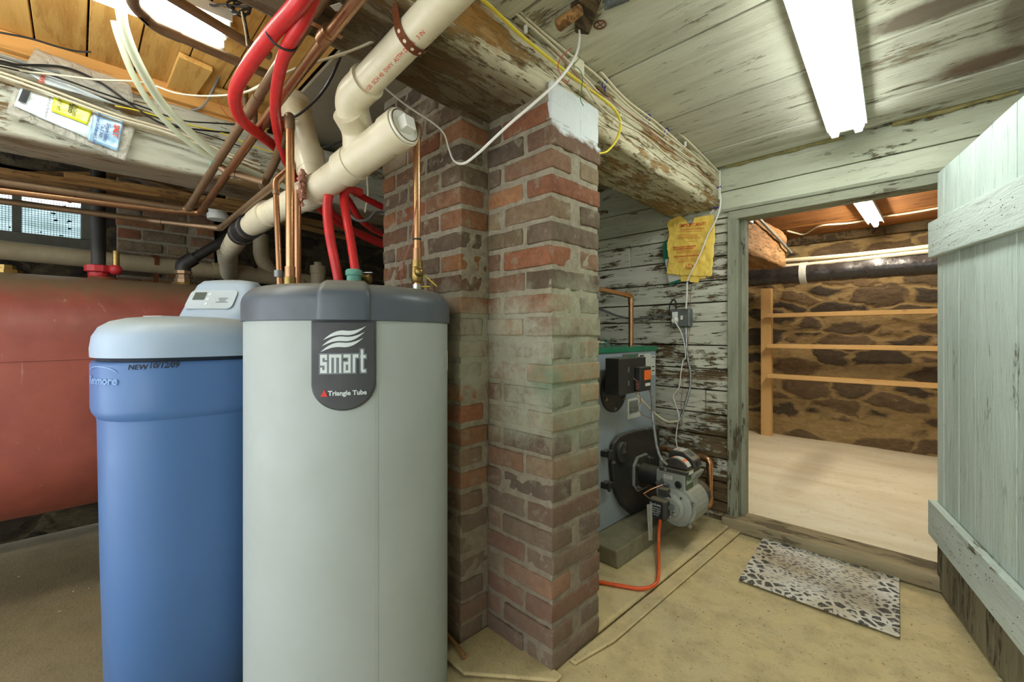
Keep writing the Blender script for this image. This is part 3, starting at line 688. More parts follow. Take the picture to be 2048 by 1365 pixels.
# raised strip of the jacket right of the badge and its seam
m = MB(); vs = []; fs = []
for side, (a0, a1) in enumerate([(0.069, 0.074)]):
    for zz in (0.0, 1.084):
        pass
m = MB()
for i, off in enumerate((0.075,)):
    for zz0, zz1 in ((0.005, 1.082),):
        q = [(off, zz0, 0), (off + 0.004, zz0, 0), (off + 0.004, zz1, 0), (off, zz1, 0)]
        wrap(m, q, [(0, 1, 2, 3)], hrf, HC, phc, 0, 0.0008)
m.build('jacket_seam', M_tankbody, heater)
# small rating label seen on the right edge
m = MB(); q = [(-0.03, -0.03), (0.03, -0.03), (0.03, 0.03), (-0.03, 0.03)]
wrap(m, q, [(0, 1, 2, 3)], hrf, HC, hit(893, 748, HC, hrf)[0], 0.97, 0.001); m.build('rating_label', M_paper, heater)
# cap
capR = HR + 0.006
prof = [(capR - 0.006, 1.084), (capR, 1.086), (capR, 1.13)] + [(capR - 0.048 * (1 - math.cos(a)), 1.13 + 0.048 * math.sin(a)) for a in [math.radians(q) for q in range(10, 91, 10)]] + [(0.12, 1.182), (0.001, 1.184)]
m = MB(); m.lathe(prof, (HC.x, HC.y, 0), n=96); m.lathe([(capR - 0.012, 1.084), (HR - 0.03, 1.084)], (HC.x, HC.y, 0), n=96, caps=False)
cap = m.build('cap', M_cap, heater, smooth=True)
m = MB(); rings = []
for k in range(21):
    ph = phc - 0.215 + 0.43 * k / 20; e = 0.008 * min(1, min(k, 20 - k) / 1.5)
    ring = [Vector((HC.x + (r + (e if h < 1.16 else 0)) * math.cos(ph), HC.y + (r + (e if h < 1.16 else 0)) * math.sin(ph), h + (e if h >= 1.13 else 0))) for r, h in prof[1:-2]]
    ring += [Vector((HC.x + (capR - 0.06) * math.cos(ph), HC.y + (capR - 0.06) * math.sin(ph), 1.10))]
    rings.append(ring)
m.loft(rings); m.build('cap_rib', M_cap, heater, smooth=True, angle=50)
for (px, w_) in ((668, 0.026), (708, 0.02)):
    p = P(px, 571, 1.2); m = MB(); m.lathe([(w_, 1.175), (w_, 1.190), (w_ * 0.85, 1.193)], (p.x, p.y, 0), n=24); m.build('cap_plug', M_cap, heater, smooth=True)
# badge
bz_top = 1.083; bw = 0.072; bh = 0.215
out = [(-bw, bz_top), (bw, bz_top)]; zc0 = bz_top - bh + 0.064
for k in range(0, 25):
    a = math.pi * k / 24; out.append((bw * math.cos(a), zc0 - 0.064 * math.sin(a)))
nb = 24; m = MB(); rings = []
def badge_low(x): return zc0 - 0.064 * math.sqrt(max(0, 1 - (x / bw) ** 2))
for (dx, lift) in ((0.0, 0.0), (0.0, 0.006), (0.006, 0.0095)):
    pass
xs_ = [bw * math.sin(math.pi * (i / nb - 0.5)) for i in range(nb + 1)]
vs = []; fs = []; NV = 14
for lift_i, (inset, lift) in enumerate(((0, 0.0), (0, 0.006), (0.004, 0.0095))):
    for x in xs_:
        xx = x * (1 - inset / bw); lo = badge_low(x) + inset
        for j in range(NV + 1): vs.append((xx, lo + (bz_top - (inset if lift_i == 2 else 0) - lo) * j / NV, lift))
n1 = (nb + 1) * (NV + 1); ix = lambda l, i, j: l * n1 + i * (NV + 1) + j
for i in range(nb):
    for j in range(NV): fs.append((ix(2, i, j), ix(2, i + 1, j), ix(2, i + 1, j + 1), ix(2, i, j + 1)))
border = [(i, 0) for i in range(nb + 1)] + [(nb, j) for j in range(1, NV + 1)] + [(i, NV) for i in range(nb - 1, -1, -1)] + [(0, j) for j in range(NV - 1, 0, -1)]
for q in range(len(border)):
    a = border[q]; b = border[(q + 1) % len(border)]
    for l in (0, 1): fs.append((ix(l, *a), ix(l, *b), ix(l + 1, *b), ix(l + 1, *a)))
m = MB(); wrap(m, vs, fs, hrf, HC, phc, 0, 0.0); badge = m.build('badge', M_badge, heater, smooth=True)
bl = 0.0102
def scl(p, cx, cz, s=1.0, z=0.0): return (p[0] * s + cx, p[1] * s + cz, z)
# three sweeping strokes
m = MB()
for q in range(3):
    cx = 0.003 - 0.003 * q; cz = 1.0545 - 0.0143 * q; pts_t = []; pts_b = []
    for k in range(17):
        t = k / 16; x = (t - 0.5) * 0.094; yb = 0.017 * (2 * t - 1) * abs(2 * t - 1) ** 0.3 + 0.004 * math.sin(math.pi * 2 * t)
        th = 0.0055 * math.sin(math.pi * min(1, t * 1.02)) ** 0.8
        pts_t.append((x + cx, yb + cz + th, 0)); pts_b.append((x + cx, yb + cz - th, 0))
    vs = pts_t + pts_b; fs = [(i, i + 1, 17 + i + 1, 17 + i) for i in range(16)]
    wrap(m, vs, fs, hrf, HC, phc, 0, bl + 0.0006)
m.build('wave_emblem', M_logo, badge)
# blocky word: each letter from bars (x0,x1,y0,y1) in letter cells
LET = {'s': [(0, 1, 2.55, 3.2), (0, .38, 1.55, 3.2), (0, 1, 1.3, 1.95), (.62, 1, 0, 1.9), (0, 1, 0, .6), (0, .36, 0, 1.0), (.64, 1, 2.2, 3.2)],
       'm': [(0, .38, 0, 3.2), (0, 1.7, 2.6, 3.2), (.68, 1.04, 0, 3.2), (1.36, 1.74, 0, 3.1)],
       'a': [(0, 1, 2.6, 3.2), (.64, 1.04, 0, 3.2), (0, .38, 0, 1.9), (0, .9, 1.4, 1.95), (0, .9, 0, .5)],
       'r': [(0, .4, 0, 3.2), (0, .85, 2.55, 3.2)],
       't': [(0.05, .45, 0.3, 4.0), (0, .8, 2.45, 3.05), (0.1, .8, 0, .55)]}
def word(mb, s, cx, cz, hx, grow, lift):
    W = {'s': 1, 'm': 1.74, 'a': 1.04, 'r': .85, 't': .8}; tot = sum(W[q] for q in s) + 0.22 * (len(s) - 1); x = -tot / 2
    for ch_ in s:
        for (a, b, d, e) in LET[ch_]:
            g = grow; vz = 0.0141; q = [((x + a) * hx + cx - g, d * vz + cz - g), ((x + b) * hx + cx + g, d * vz + cz - g), ((x + b) * hx + cx + g, e * vz + cz + g), ((x + a) * hx + cx - g, e * vz + cz + g)]
            wrap(mb, q, [(0, 1, 2, 3)], hrf, HC, phc, 0, lift + random.uniform(0, 0.00004))
        x += W[ch_] + 0.22
m = MB(); word(m, 'smart', -0.001, 0.9585, 0.0158, 0.0026, bl + 0.0004); m.build('word_outline', M_logo_edge, badge)
m = MB(); word(m, 'smart', -0.001, 0.9585, 0.0158, -0.0005, bl + 0.0010); m.build('word_lettering', M_logo, badge)
vs, fs = text_faces('Triangle Tube', 0.0155, 0.0004); m = MB(); wrap(m, [scl(p, 0.009, 0.9105) for p in vs], fs, hrf, HC, phc, 0, bl + 0.001, 0.96); m.build('maker_lettering', M_logo, badge)
vs, fs = text_faces('Triangle Tube', 0.0155, 0.0011); m = MB(); wrap(m, [scl(p, 0.009, 0.9105) for p in vs], fs, hrf, HC, phc, 0, bl + 0.0005, 0.96); m.build('maker_outline', M_logo_edge, badge)
m = MB(); wrap(m, [(-0.050, 0.9035), (-0.034, 0.9035), (-0.041, 0.920)], [(0, 1, 2)], hrf, HC, phc, 0, bl + 0.0011); m.build('triangle_emblem', M_logo_red, badge)

# ================================================================ WATER SOFTENER
SC = Vector((-1.752, 0.252, -0.05))
def ring(ce, a, b, e, z, n=56, rot=0.0):
    out = []
    for k in range(n):
        t = 2 * math.pi * k / n; cx = abs(math.cos(t)) ** (2 / e) * math.copysign(1, math.cos(t)) * a; cy = abs(math.sin(t)) ** (2 / e) * math.copysign(1, math.sin(t)) * b
        out.append(Vector((ce[0] + cx * math.cos(rot) - cy * math.sin(rot), ce[1] + cx * math.sin(rot) + cy * math.cos(rot), z)))
    return out
def srf(a, e):
    return lambda ph: a * (abs(math.cos(ph)) ** e + abs(math.sin(ph)) ** e) ** (-1.0 / e)
soft = thing('water_softener', 'blue water softener cabinet with pale blue lid, behind the grey water heater', 'water softener', SC)
m = MB(); m.loft([ring(SC, a, a, 2.6, z) for a, z in ((0.190, -0.05), (0.196, -0.04), (0.206, 0.4), (0.212, 0.80), (0.214, 0.812))]); m.build('salt_tank', M_soft_blue, soft, smooth=True)
m = MB(); m.loft([ring(SC, a, a, 2.6, z) for a, z in ((0.208, 0.808), (0.214, 0.812), (0.224, 0.828), (0.2265, 0.84), (0.2275, 0.965), (0.222, 0.974), (0.20, 0.975))]); collar = m.build('collar', M_soft_blue, soft, smooth=True, angle=70)
m = MB(); m.loft([ring(SC, 0.214, 0.214, 2.6, 0.972), ring(SC, 0.214, 0.214, 2.6, 0.988)]); m.build('lid_seam', M_soft_gap, soft, smooth=True)
lid = [(0.2275, 0.986), (0.2285, 1.01), (0.224, 1.045), (0.21, 1.072), (0.185, 1.09), (0.15, 1.10), (0.10, 1.106), (0.03, 1.109)]
m = MB(); m.loft([ring(SC, a, a, 2.5, z) for a, z in lid]); sl = m.build('lid', M_soft_lid, soft, smooth=True, angle=70)
# valve cover standing on the back of the lid
VC = P(446, 600, 1.62); VC = Vector((VC.x, VC.y, 0)); vrot = math.radians(46)
m = MB(); rings = []
for k, (z, a, b, dy) in enumerate([(1.085, 0.135, 0.094, 0.0), (1.105, 0.132, 0.090, 0.0), (1.15, 0.127, 0.078, 0.018), (1.20, 0.118, 0.064, 0.036), (1.235, 0.108, 0.054, 0.046), (1.252, 0.092, 0.042, 0.050), (1.258, 0.05, 0.02, 0.05)]):
    ce = (VC.x - math.sin(vrot) * dy, VC.y + math.cos(vrot) * dy); rings.append(ring(ce, a, b, 3.6, z, rot=vrot))
m.loft(rings); vc = m.build('valve_cover', M_soft_lid, soft, smooth=True, angle=60)
# control panel on the sloping front of the valve cover
fu = Vector((math.cos(vrot), math.sin(vrot), 0)); fn0 = Vector((math.sin(vrot), -math.cos(vrot), 0))
pc = Vector((VC.x, VC.y, 1.176)) + fn0 * 0.0425; slope = math.atan2(0.062, 0.095)
fv = (Z * math.cos(slope) - fn0 * math.sin(slope)).normalized(); fn = fu.cross(fv).normalized()
if fn.dot(fn0) < 0: fn = -fn
def panel_poly(cx, cz, a, b, r, n=5):
    o = []
    for (sx, sy, an) in ((1, -1, -90), (1, 1, 0), (-1, 1, 90), (-1, -1, 180)):
        for k in range(n + 1):
            w_ = math.radians(an + 90 * k / n); o.append((cx + sx * (a - r) + r * math.cos(w_), cz + sy * (b - r) + r * math.sin(w_)))
    return o
m = MB(); m.prism([pc + fu * x + fv * y for x, y in panel_poly(-0.012, 0, 0.084, 0.042, 0.018)], fn, 0.005); pan = m.build('control_panel', M_soft_panel, vc)
m = MB(); m.prism([pc + fn * 0.0052 + fu * x + fv * y for x, y in panel_poly(-0.058, 0.014, 0.021, 0.017, 0.002)], fn, 0.001); m.build('display', M_lcd, pan) if False else m.build('display', M_lcd, vc)
m = MB()
for q, yy in enumerate((0.022, 0.0, -0.022)): m.lathe([(0.0058, 0.0), (0.0058, 0.0012)], pc + fn * 0.005 + fu * (-0.024) + fv * yy, fn, 16)
m.build('buttons', M_logo, vc)
m = MB()
for q, wd in enumerate((0.034, 0.026, 0.024, 0.042)): m.prism([pc + fn * 0.0052 + fu * (0.03 + x) + fv * (0.004 - 0.006 * q + y) for x, y in ((-wd / 2, -0.0008), (wd / 2, -0.0008), (wd / 2, 0.0008), (-wd / 2, 0.0008))], fn, 0.0006)
m.build('panel_lettering', M_ink, vc)
# sticker card on the lid
pc2 = P(300, 640, 1.62)
m = MB(); m.prism([Vector((SC.x + a, SC.y + b, 1.1095)) for a, b in ((-0.10, -0.10), (-0.03, -0.06), (-0.06, 0.03), (-0.12, -0.02))], Z, 0.002); m.build('instruction_card', M_paper, sl) if False else m.build('instruction_card', M_paper, soft)
# writing
cr = srf(0.2275, 2.6)
def on_collar(mb, s, px, py, size, bold, shear, lift, sx=1.0):
    ph, zz = hit(px, py, SC, cr); vs, fs = text_faces(s, size, bold, shear); wrap(mb, vs, fs, cr, SC, ph, zz, lift, sx)
m = MB(); on_collar(m, 'NEW', 276, 735, 0.020, 0.0003, 0.2, 0.0012, 0.95); on_collar(m, '10/12/09', 328, 731, 0.023, 0.0003, 0.25, 0.0012, 0.8); m.build('handwriting', M_ink, collar) if False else m.build('handwriting', M_ink, soft)
m = MB(); on_collar(m, 'Kenmore', 199, 762, 0.030, 0.0008, 0.1, 0.003, 1.1)
ph, zz = hit(199, 748, SC, cr); arc = []
for k in range(21):
    a = math.pi * (1.15 - 1.1 * k / 20); arc.append((0.062 * math.cos(a), 0.006 + 0.018 * math.sin(a)))
vs = [(x, y) for x, y in arc] + [(x, y + 0.003) for x, y in arc]; wrap(m, vs, [(i, i + 1, 22 + i, 21 + i) for i in range(20)], cr, SC, ph, zz - 0.006, 0.003)
m.build('embossed_logo', M_soft_emb, soft)
ph, zz = hit(400, 823, SC, srf(0.212, 2.6)); m = MB(); r = srf(0.212, 2.6)(ph)
m.lathe([(0.006, 0), (0.006, 0.003), (0.003, 0.005)], (SC.x + r * math.cos(ph), SC.y + r * math.sin(ph), zz), (math.cos(ph), math.sin(ph), 0), 12); m.build('tank_screw', M_chrome, soft)

# ================================================================ OIL TANK
tank = thing('oil_tank', 'large rust-red heating oil tank lying along the left wall', 'oil tank', (-2.73, 0, -0.05))
TR, TZ0, TZ1 = 0.33, 0.30, 1.305
def obround(y, k):
    n = 40; out = []
    for i in range(n):
        t = 2 * math.pi * i / n; cx = math.cos(t) * TR * k; sz = math.sin(t)
        zc_ = (TZ1 - TR) if sz >= 0 else (TZ0 + TR)
        out.append(Vector((-2.73 + cx, y, zc_ + sz * TR * k)))
    return out
m = MB(); rs = [obround(y, k) for y, k in ((-0.92, 0.5), (-0.91, 0.8), (-0.89, 0.93), (-0.86, 1), (0.80, 1), (0.83, 0.93), (0.85, 0.8), (0.86, 0.5))]; m.loft(rs)
t = MT('red_oxide_steel'); p = t.pos(); n1 = t.noise(p, 3.2, 6, 0.65); n2 = t.noise(p, 22, 6, 0.7)
k = t.mix(t.ramp(n1, 0.35, 0.7), c(150, 78, 62), c(118, 58, 48)); k = t.mix(t.ramp(n2, 0.62, 0.8, 0, 0.4), k, c(176, 138, 118))
g = t.n('ShaderNodeNewGeometry'); sx = t.n('ShaderNodeSeparateXYZ'); t.nt.links.new(g.outputs['Position'], sx.inputs[0])
k = t.mix(t.math('MULTIPLY', t.ramp(t.math('ADD', sx.outputs[2], t.math('MULTIPLY', n2, 0.1)), 1.22, 1.32), 0.8), k, c(104, 98, 72))
k = t.mix(t.math('MULTIPLY', t.ramp(t.noise(t.pos((6, 6, 0.5)), 6, 4), 0.68, 0.74, 0, 1), 0.35), k, c(190, 160, 140))
M_tank = t.done(k, t.ramp(n2, 0.3, 0.7, 0.4, 0.6), 0, 0.4)
tb = m.build('tank_shell', M_tank, tank, smooth=True, angle=45)
m = MB(); m.tube([(-2.399, y, 0.955 + 0.003 * math.sin(y * 7)) for y in [-0.85 + 0.08 * i for i in range(21)]], 0.0022, 6); m.build('welded_seam', M_tank, tank, smooth=True)
for (x, y) in ((-2.55, -0.7), (-2.91, -0.7), (-2.55, 0.62), (-2.91, 0.62)):
    m = MB(); m.tube([(x, y, -0.05), (x, y, 0.34)], 0.02, 14); m.lathe([(0.045, 0), (0.045, 0.008)], (x, y, -0.05), n=20); m.build('leg', M_blackpipe, tank, smooth=True)
def tank_fit(px, prof, mat, nm, n=8, z=1.30):
    q = onX(px, 560, -2.73); m = MB(); m.lathe(prof, (q.x, q.y, z), n=n); return m.build(nm, mat, tank, smooth=n > 10)
tank_fit(10, [(0.05, 0), (0.05, 0.016), (0.03, 0.018), (0.03, 0.035)], M_brass, 'bung')
tank_fit(206, [(0.055, 0.0), (0.05, 0.012)], M_rust, 'bung', 20)
tank_fit(366, [(0.05, 0.0), (0.045, 0.012)], M_brass, 'bung', 20)
# fill/vent pipes
q = onX(197, 545, -2.73)
vp = thing('vent_pipe', 'black steel vertical pipe with red vent fitting on the oil tank', 'pipe', (q.x, q.y, 1.31))
m = MB(); m.tube([(q.x, q.y, 1.36), (q.x, q.y, 2.03)], 0.0255, 20); m.build('pipe', M_blackpipe, vp, smooth=True)
m = MB(); m.lathe([(0.034, 0), (0.036, 0.006), (0.036, 0.02), (0.048, 0.024), (0.048, 0.05), (0.034, 0.055)], (q.x, q.y, 1.312), n=10); m.sphere((q.x + 0.02, q.y + 0.055, 1.35), 0.026, 12); m.build('fitting', M_redpaint, vp, smooth=True)
m = MB(); m.tube([(q.x + 0.025, q.y + 0.058, 1.365), (q.x + 0.025, q.y + 0.058, 1.435)], 0.0125, 14); m.build('whistle', M_brass, vp, smooth=True)
q = onX(366, 548, -2.73); e = P(548, 422, 2.42)
fp = thing('fill_pipe', 'dark steel pipe slanting up from a brass elbow on the oil tank', 'pipe', (q.x, q.y, 1.31))
m = MB(); m.lathe([(0.036, 0), (0.036, 0.02), (0.03, 0.022), (0.03, 0.04), (0.038, 0.045), (0.038, 0.06)], (q.x, q.y, 1.312), n=8); m.build('union', M_copper_old, fp)
m = MB(); m.tube(rounded([(q.x, q.y, 1.37), (q.x, q.y, 1.405), Vector((q.x, q.y, 1.405)) + (e - Vector((q.x, q.y, 1.405))).normalized() * 0.06], 0.03), 0.034, 16); m.build('elbow', M_blackpipe, fp, smooth=True)
m = MB(); m.tube([Vector((q.x, q.y, 1.405)), e], 0.024, 16); m.build('pipe', M_blackpipe, fp, smooth=True)

# ================================================================ LAMPS
def fixture(name, label, near, far, width, mat_tube, parts_holder=True, tubes=(-0.3, 0.3), rt=0.019, zh=0.045, group=None):
    near = Vector(near); far = Vector(far); u = (far - near).normalized(); L = (far - near).length; v = u.cross(Z).normalized(); mid = (near + far) / 2
    root = thing(name, label, 'ceiling light', (mid.x, mid.y, mid.z), group)
    m = MB(); ho = width * 0.5
    sec = [(-ho, 0.0), (-ho, -0.034), (-ho + 0.004, -0.034), (-ho * 0.8, -0.02), (-ho * 0.4, -0.02), (-ho * 0.3, -zh), (ho * 0.3, -zh), (ho * 0.4, -0.02), (ho * 0.8, -0.02), (ho - 0.004, -0.034), (ho, -0.034), (ho, 0.0)]  # side lips shaped to keep tube light off the nearby ceiling
    m.loft([[near + u * t + v * a + Z * b for a, b in sec] for t in (0.0, L)]); m.build('housing', M_lampw, root)
    for sgn in tubes:
        m = MB(); off = v * (width * sgn) - Z * (zh * 0.55 + rt)
        m.tube([near + off + u * 0.02, far + off - u * 0.02], rt, 16); m.build('tube', mat_tube, root, smooth=True)
        for e, dd in ((near, 1), (far, -1)):
            m = MB(); o = e + v * (width * sgn - 0.014) - Z * (zh * 0.55 + rt * 2 + 0.004) + u * (0 if dd > 0 else -0.016)
            m.obox(o, v, Z, u, 0.028, zh * 0.55 + rt * 2 + 0.004, 0.016); m.build('tube_holder', M_socket, root, bevel=0.006, seg=3)
    return root
E_main = emit('fluorescent_main', (0.94, 1.0, 0.97, 1), LAMP_MAIN)
E_left = emit('fluorescent_left', (0.96, 1.0, 0.94, 1), LAMP_LEFT)
E_back = emit('fluorescent_warm', (1.0, 0.88, 0.70, 1), LAMP_BACK)
fixture('tube_light', 'bright twin-tube fluorescent batten on the whitewashed board ceiling', (-0.225, 1.12, 1.968), (-0.303, 2.33, 1.968), 0.135, E_main)
fixture('tube_light', 'fluorescent batten on the golden plank ceiling behind the brown pipes', (-1.655, -0.90, 2.048), (-1.63, 0.34, 2.048), 0.15, E_left)
a = onZ(1722, 405, 1.93); b = onZ(1752, 452, 1.93)
dr = (b - a); a2 = b - dr.normalized() * 1.2; a2.z = b.z = 1.983
fixture('tube_light', 'warm fluorescent batten on the brown ceiling of the storage room', a2, b, 0.10, E_back, tubes=(0.0,))

# ================================================================ PIPEWORK
def tb(name, pts, r, mat, parent=None, n=14, **k):
    m = MB(); m.tube(pts, r, n, **k); return m.build(name, mat, parent, smooth=True)
def cable(name, label, cat, pts, r, mat, group=None, k=8, squash=None, n=8, corr=0.0):
    pts = smooth(pts, k); 
    o = tb(name, pts, r, mat, None, n, squash=squash, corr=corr) if not corr else tb(name, smooth(pts, 3), r, mat, None, n, corr=corr)
    return tag(o, label, cat, group)
def pipe(name, label, pts, r, mat, elbows=True, bend=None, cat='pipe', group=None, ematt=None, collars=()):
    pts = [Vector(p) for p in pts]; root = thing(name, label, cat, min(pts, key=lambda p: p.z), group); rb = bend or r * 2.2
    tb('pipe', rounded(pts, rb), r, mat, root, 18)
    if elbows:
        for i in range(1, len(pts) - 1):
            p = pts[i]; u = (pts[i - 1] - p); v = (pts[i + 1] - p)
            if u.normalized().dot(v.normalized()) < -0.97: continue
            L = rb + r * 1.3
            a = p + u.normalized() * min(L, u.length * 0.8); b = p + v.normalized() * min(L, v.length * 0.8)
            tb('elbow', rounded([a, p, b], rb), r * 1.16, ematt or mat, root, 18)
    for (p, d, ln, rr, mt) in collars:
        d = Vector(d).normalized(); p = Vector(p); tb('coupling', [p - d * ln / 2, p + d * ln / 2], rr, mt, root, 20)
    return root
def seg(a, b, t): return Vector(a) * (1 - t) + Vector(b) * t

# copper
A = pp([(655, -20, 0.96), (611, 47, 1.07), (510, 205, 1.42), (430, 330, 1.735), (375, 420, 1.965)])
pipe('copper_pipe', 'dull copper pipe crossing under the left timber, the one farther left of the pair', [A[0], A[2], A[4], onX(300, 408, A[4].x), onX(-900, 230, A[4].x)], 0.0145, M_copper_old, group='old copper pipes',
     collars=[(A[1], A[2] - A[0], 0.04, 0.0175, M_copper_old), (seg(A[2], A[3], 0.12), A[3] - A[2], 0.05, 0.0185, M_copper_old), (A[3], A[4] - A[3], 0.022, 0.017, M_verd)])
B = pp([(725, -15, 0.92), (652, 70, 1.06), (576, 176, 1.30), (535, 240, 1.46), (455, 350, 1.775), (400, 425, 1.99)])
pipe('copper_pipe', 'copper pipe with bright upper length, right one of the pair slanting to the left timber', [B[0], B[2], B[5], onX(330, 421, B[5].x - 0.02), onX(-900, 269, B[5].x - 0.05)], 0.0145, M_copper, group=None,
     collars=[(B[1], B[2] - B[0], 0.05, 0.0175, M_copper), (B[3], B[4] - B[3], 0.04, 0.0175, M_copper_old)])
br = pp([(440, 334, 1.70), (458, 345, 1.71), (530, 366, 1.66)])
pipe('copper_branch', 'short dull copper branch joining the two slanting pipes under the timber', [br[0], br[1], br[2]], 0.013, M_copper_old, group=None)
Cc = pp([(574, 255, 1.42), (552, 320, 1.58), (525, 374, 1.74)])
pipe('copper_pipe', 'short dull copper pipe slanting down beside the tall heater riser', Cc, 0.0145, M_copper_old)
E = pp([(586, 330, 1.42), (545, 372, 1.52), (440, 457, 2.06)])
pipe('copper_pipe', 'lowest copper pipe running left in front of the foundation window', [E[0], E[1], E[2], onX(300, 441, -2.56), onX(-900, 286, -2.56)], 0.0125, M_copper_old)
G = pp([(549, 352, 1.50), (552, 372, 1.46), (560, 575, 1.40)])
g_ = P(560, 575, 1.33); g_t = P(551, 362, 1.36)
pipe('copper_riser', 'thin copper riser just left of the tall pair on the heater cap', [P(575, 340, 1.40), g_t, Vector((g_.x, g_.y, 1.185))], 0.0085, M_copper, collars=[(P(557, 548, 1.33), Z, 0.02, 0.0125, M_galv), (P(552, 385, 1.355), Z, 0.012, 0.0105, M_copper_old)])
f0 = P(580, 560, 1.28)
ft = P(577, 232, 1.28)
pipe('copper_riser', 'tall bright copper riser at the left of the heater cap with an elbow on top', [P(560, 262, 1.5), Vector((f0.x, f0.y, ft.z)), Vector((f0.x, f0.y, 1.185))], 0.0118, M_copper_new, ematt=M_copper_old,
     collars=[(Vector((f0.x, f0.y, 1.235)), Z, 0.03, 0.0145, M_copper), (Vector((f0.x, f0.y, 1.208)), Z, 0.022, 0.0165, M_brass), (Vector((f0.x, f0.y, 1.19)), Z, 0.014, 0.0125, M_chrome)])
f1 = P(595, 560, 1.36)
pipe('copper_riser', 'copper riser hugging the back of the tall bright one on the heater cap', [Vector((f1.x, f1.y, 1.5)), Vector((f1.x, f1.y, 1.185))], 0.0105, M_copper)
# right riser with ball valve
h0 = P(834, 560, 1.30); ht = P(832, 252, 1.30)
rr = pipe('copper_riser', 'copper riser with yellow-handled valve at the right of the heater cap', [P(790, 246, 1.5), Vector((h0.x, h0.y, ht.z)), Vector((h0.x, h0.y, 1.185))], 0.0105, M_copper_new, ematt=M_copper_old,
     collars=[(Vector((h0.x, h0.y, 1.29)), Z, 0.035, 0.0135, M_copper), (Vector((h0.x, h0.y, 1.262)), Z, 0.02, 0.0165, M_brass), (Vector((h0.x, h0.y, 1.192)), Z, 0.016, 0.014, M_chrome), (Vector((h0.x, h0.y, 1.335)), Z, 0.005, 0.0125, M_rubber)])
m = MB(); m.lathe([(0.0135, 0), (0.0175, 0.008), (0.0175, 0.045), (0.0135, 0.052)], (h0.x, h0.y, 1.205), n=10); m.sphere((h0.x + 0.02, h0.y - 0.006, 1.235), 0.014, 10); m.build('valve_body', M_brass, rr, smooth=True)
cr_ = Vector((1, 1, 0)).normalized(); q = Vector((h0.x, h0.y, 1.228)) + cr_ * 0.03
m = MB(); m.obox(q + Z * 0.0 - cr_ * 0.01, (cr_ + Z * -0.9).normalized(), Vector((-1, 1, 0)).normalized(), (cr_ * 0.9 + Z).normalized(), 0.05, 0.012, 0.003); m.obox(q - cr_ * 0.03 - Z * 0.035, cr_, Vector((-1, 1, 0)).normalized(), Z, 0.04, 0.012, 0.003); m.build('valve_handle', M_yellowh, rr, bevel=0.001)
# sensor wire coiled beside it
pts = [P(833, 400, 1.285), P(822, 480, 1.29), P(808, 520, 1.29)] ; pts = smooth(pts, 6)
co = P(805, 540, 1.29)
for k in range(80): w_ = k * 2 * math.pi / 9; pts.append(co + Vector((math.cos(w_) * 0.0055, math.sin(w_) * 0.0055, 0.024 - k * 0.0006)))
pts.append(P(802, 575, 1.29)); tag(tb('sensor_wire', pts, 0.0013, M_wire_br, None, 6), 'pinkish coiled sensor wire beside the right heater riser', 'wire')
# bronze vent and relief valve on the cap
q = P(708, 560, 1.32)
av = thing('relief_valve', 'verdigris green cylindrical vent with a brass relief valve on the heater cap', 'valve', (q.x, q.y, 1.184))
m = MB(); m.lathe([(0.021, 0.0), (0.021, 0.042), (0.0245, 0.044), (0.0245, 0.058), (0.02, 0.062)], (q.x, q.y, 1.186), n=24); m.build('vent_body', M_verd, av, smooth=True)
q2 = P(727, 548, 1.36); m = MB(); m.lathe([(0.014, 0), (0.017, 0.01), (0.012, 0.03), (0.018, 0.04), (0.012, 0.05)], (q2.x, q2.y, 1.188), n=14); m.lathe([(0.012, 0), (0.016, 0.02), (0.01, 0.024)], (q2.x, q2.y, 1.225), cr_, 14); m.build('valve_body', M_brass, av, smooth=True)
m = MB(); m.obox((q2.x - 0.02, q2.y - 0.01, 1.245), cr_, Vector((-1, 1, 0)).normalized(), Z, 0.045, 0.014, 0.002); m.build('lever', M_chrome, av)
# brown pipes in front of the left lamp
L1 = [onZ(262, -60, 1.93), onZ(266, 8, 1.93), onZ(310, 52, 1.93), onZ(500, 128, 1.93), onZ(560, 160, 1.93)]
pipe('copper_pipe', 'brown copper pipe bending up across the left lamp', [L1[0], L1[1], L1[2], L1[4]], 0.0145, M_copper_old, bend=0.04, collars=[(L1[3], L1[4] - L1[3], 0.03, 0.017, M_copper_old)])
pipe('copper_pipe', 'straight brown copper pipe crossing above the left lamp to the red tubes', [onZ(310, -25, 1.95), onZ(505, 92, 1.95), onZ(540, 112, 1.95)], 0.0135, M_copper_old)
pipe('copper_pipe', 'vertical dull copper stub behind the red tubes near the ceiling', [P(489, 215, 1.75), P(490, 130, 1.75)], 0.011, M_copper_old, collars=[(P(489, 192, 1.75), Z, 0.02, 0.014, M_brass)])
pipe('copper_pipe', 'thicker vertical dull copper stub behind the red tubes', [P(506, 262, 1.85), P(509, 140, 1.85)], 0.016, M_copper_old)

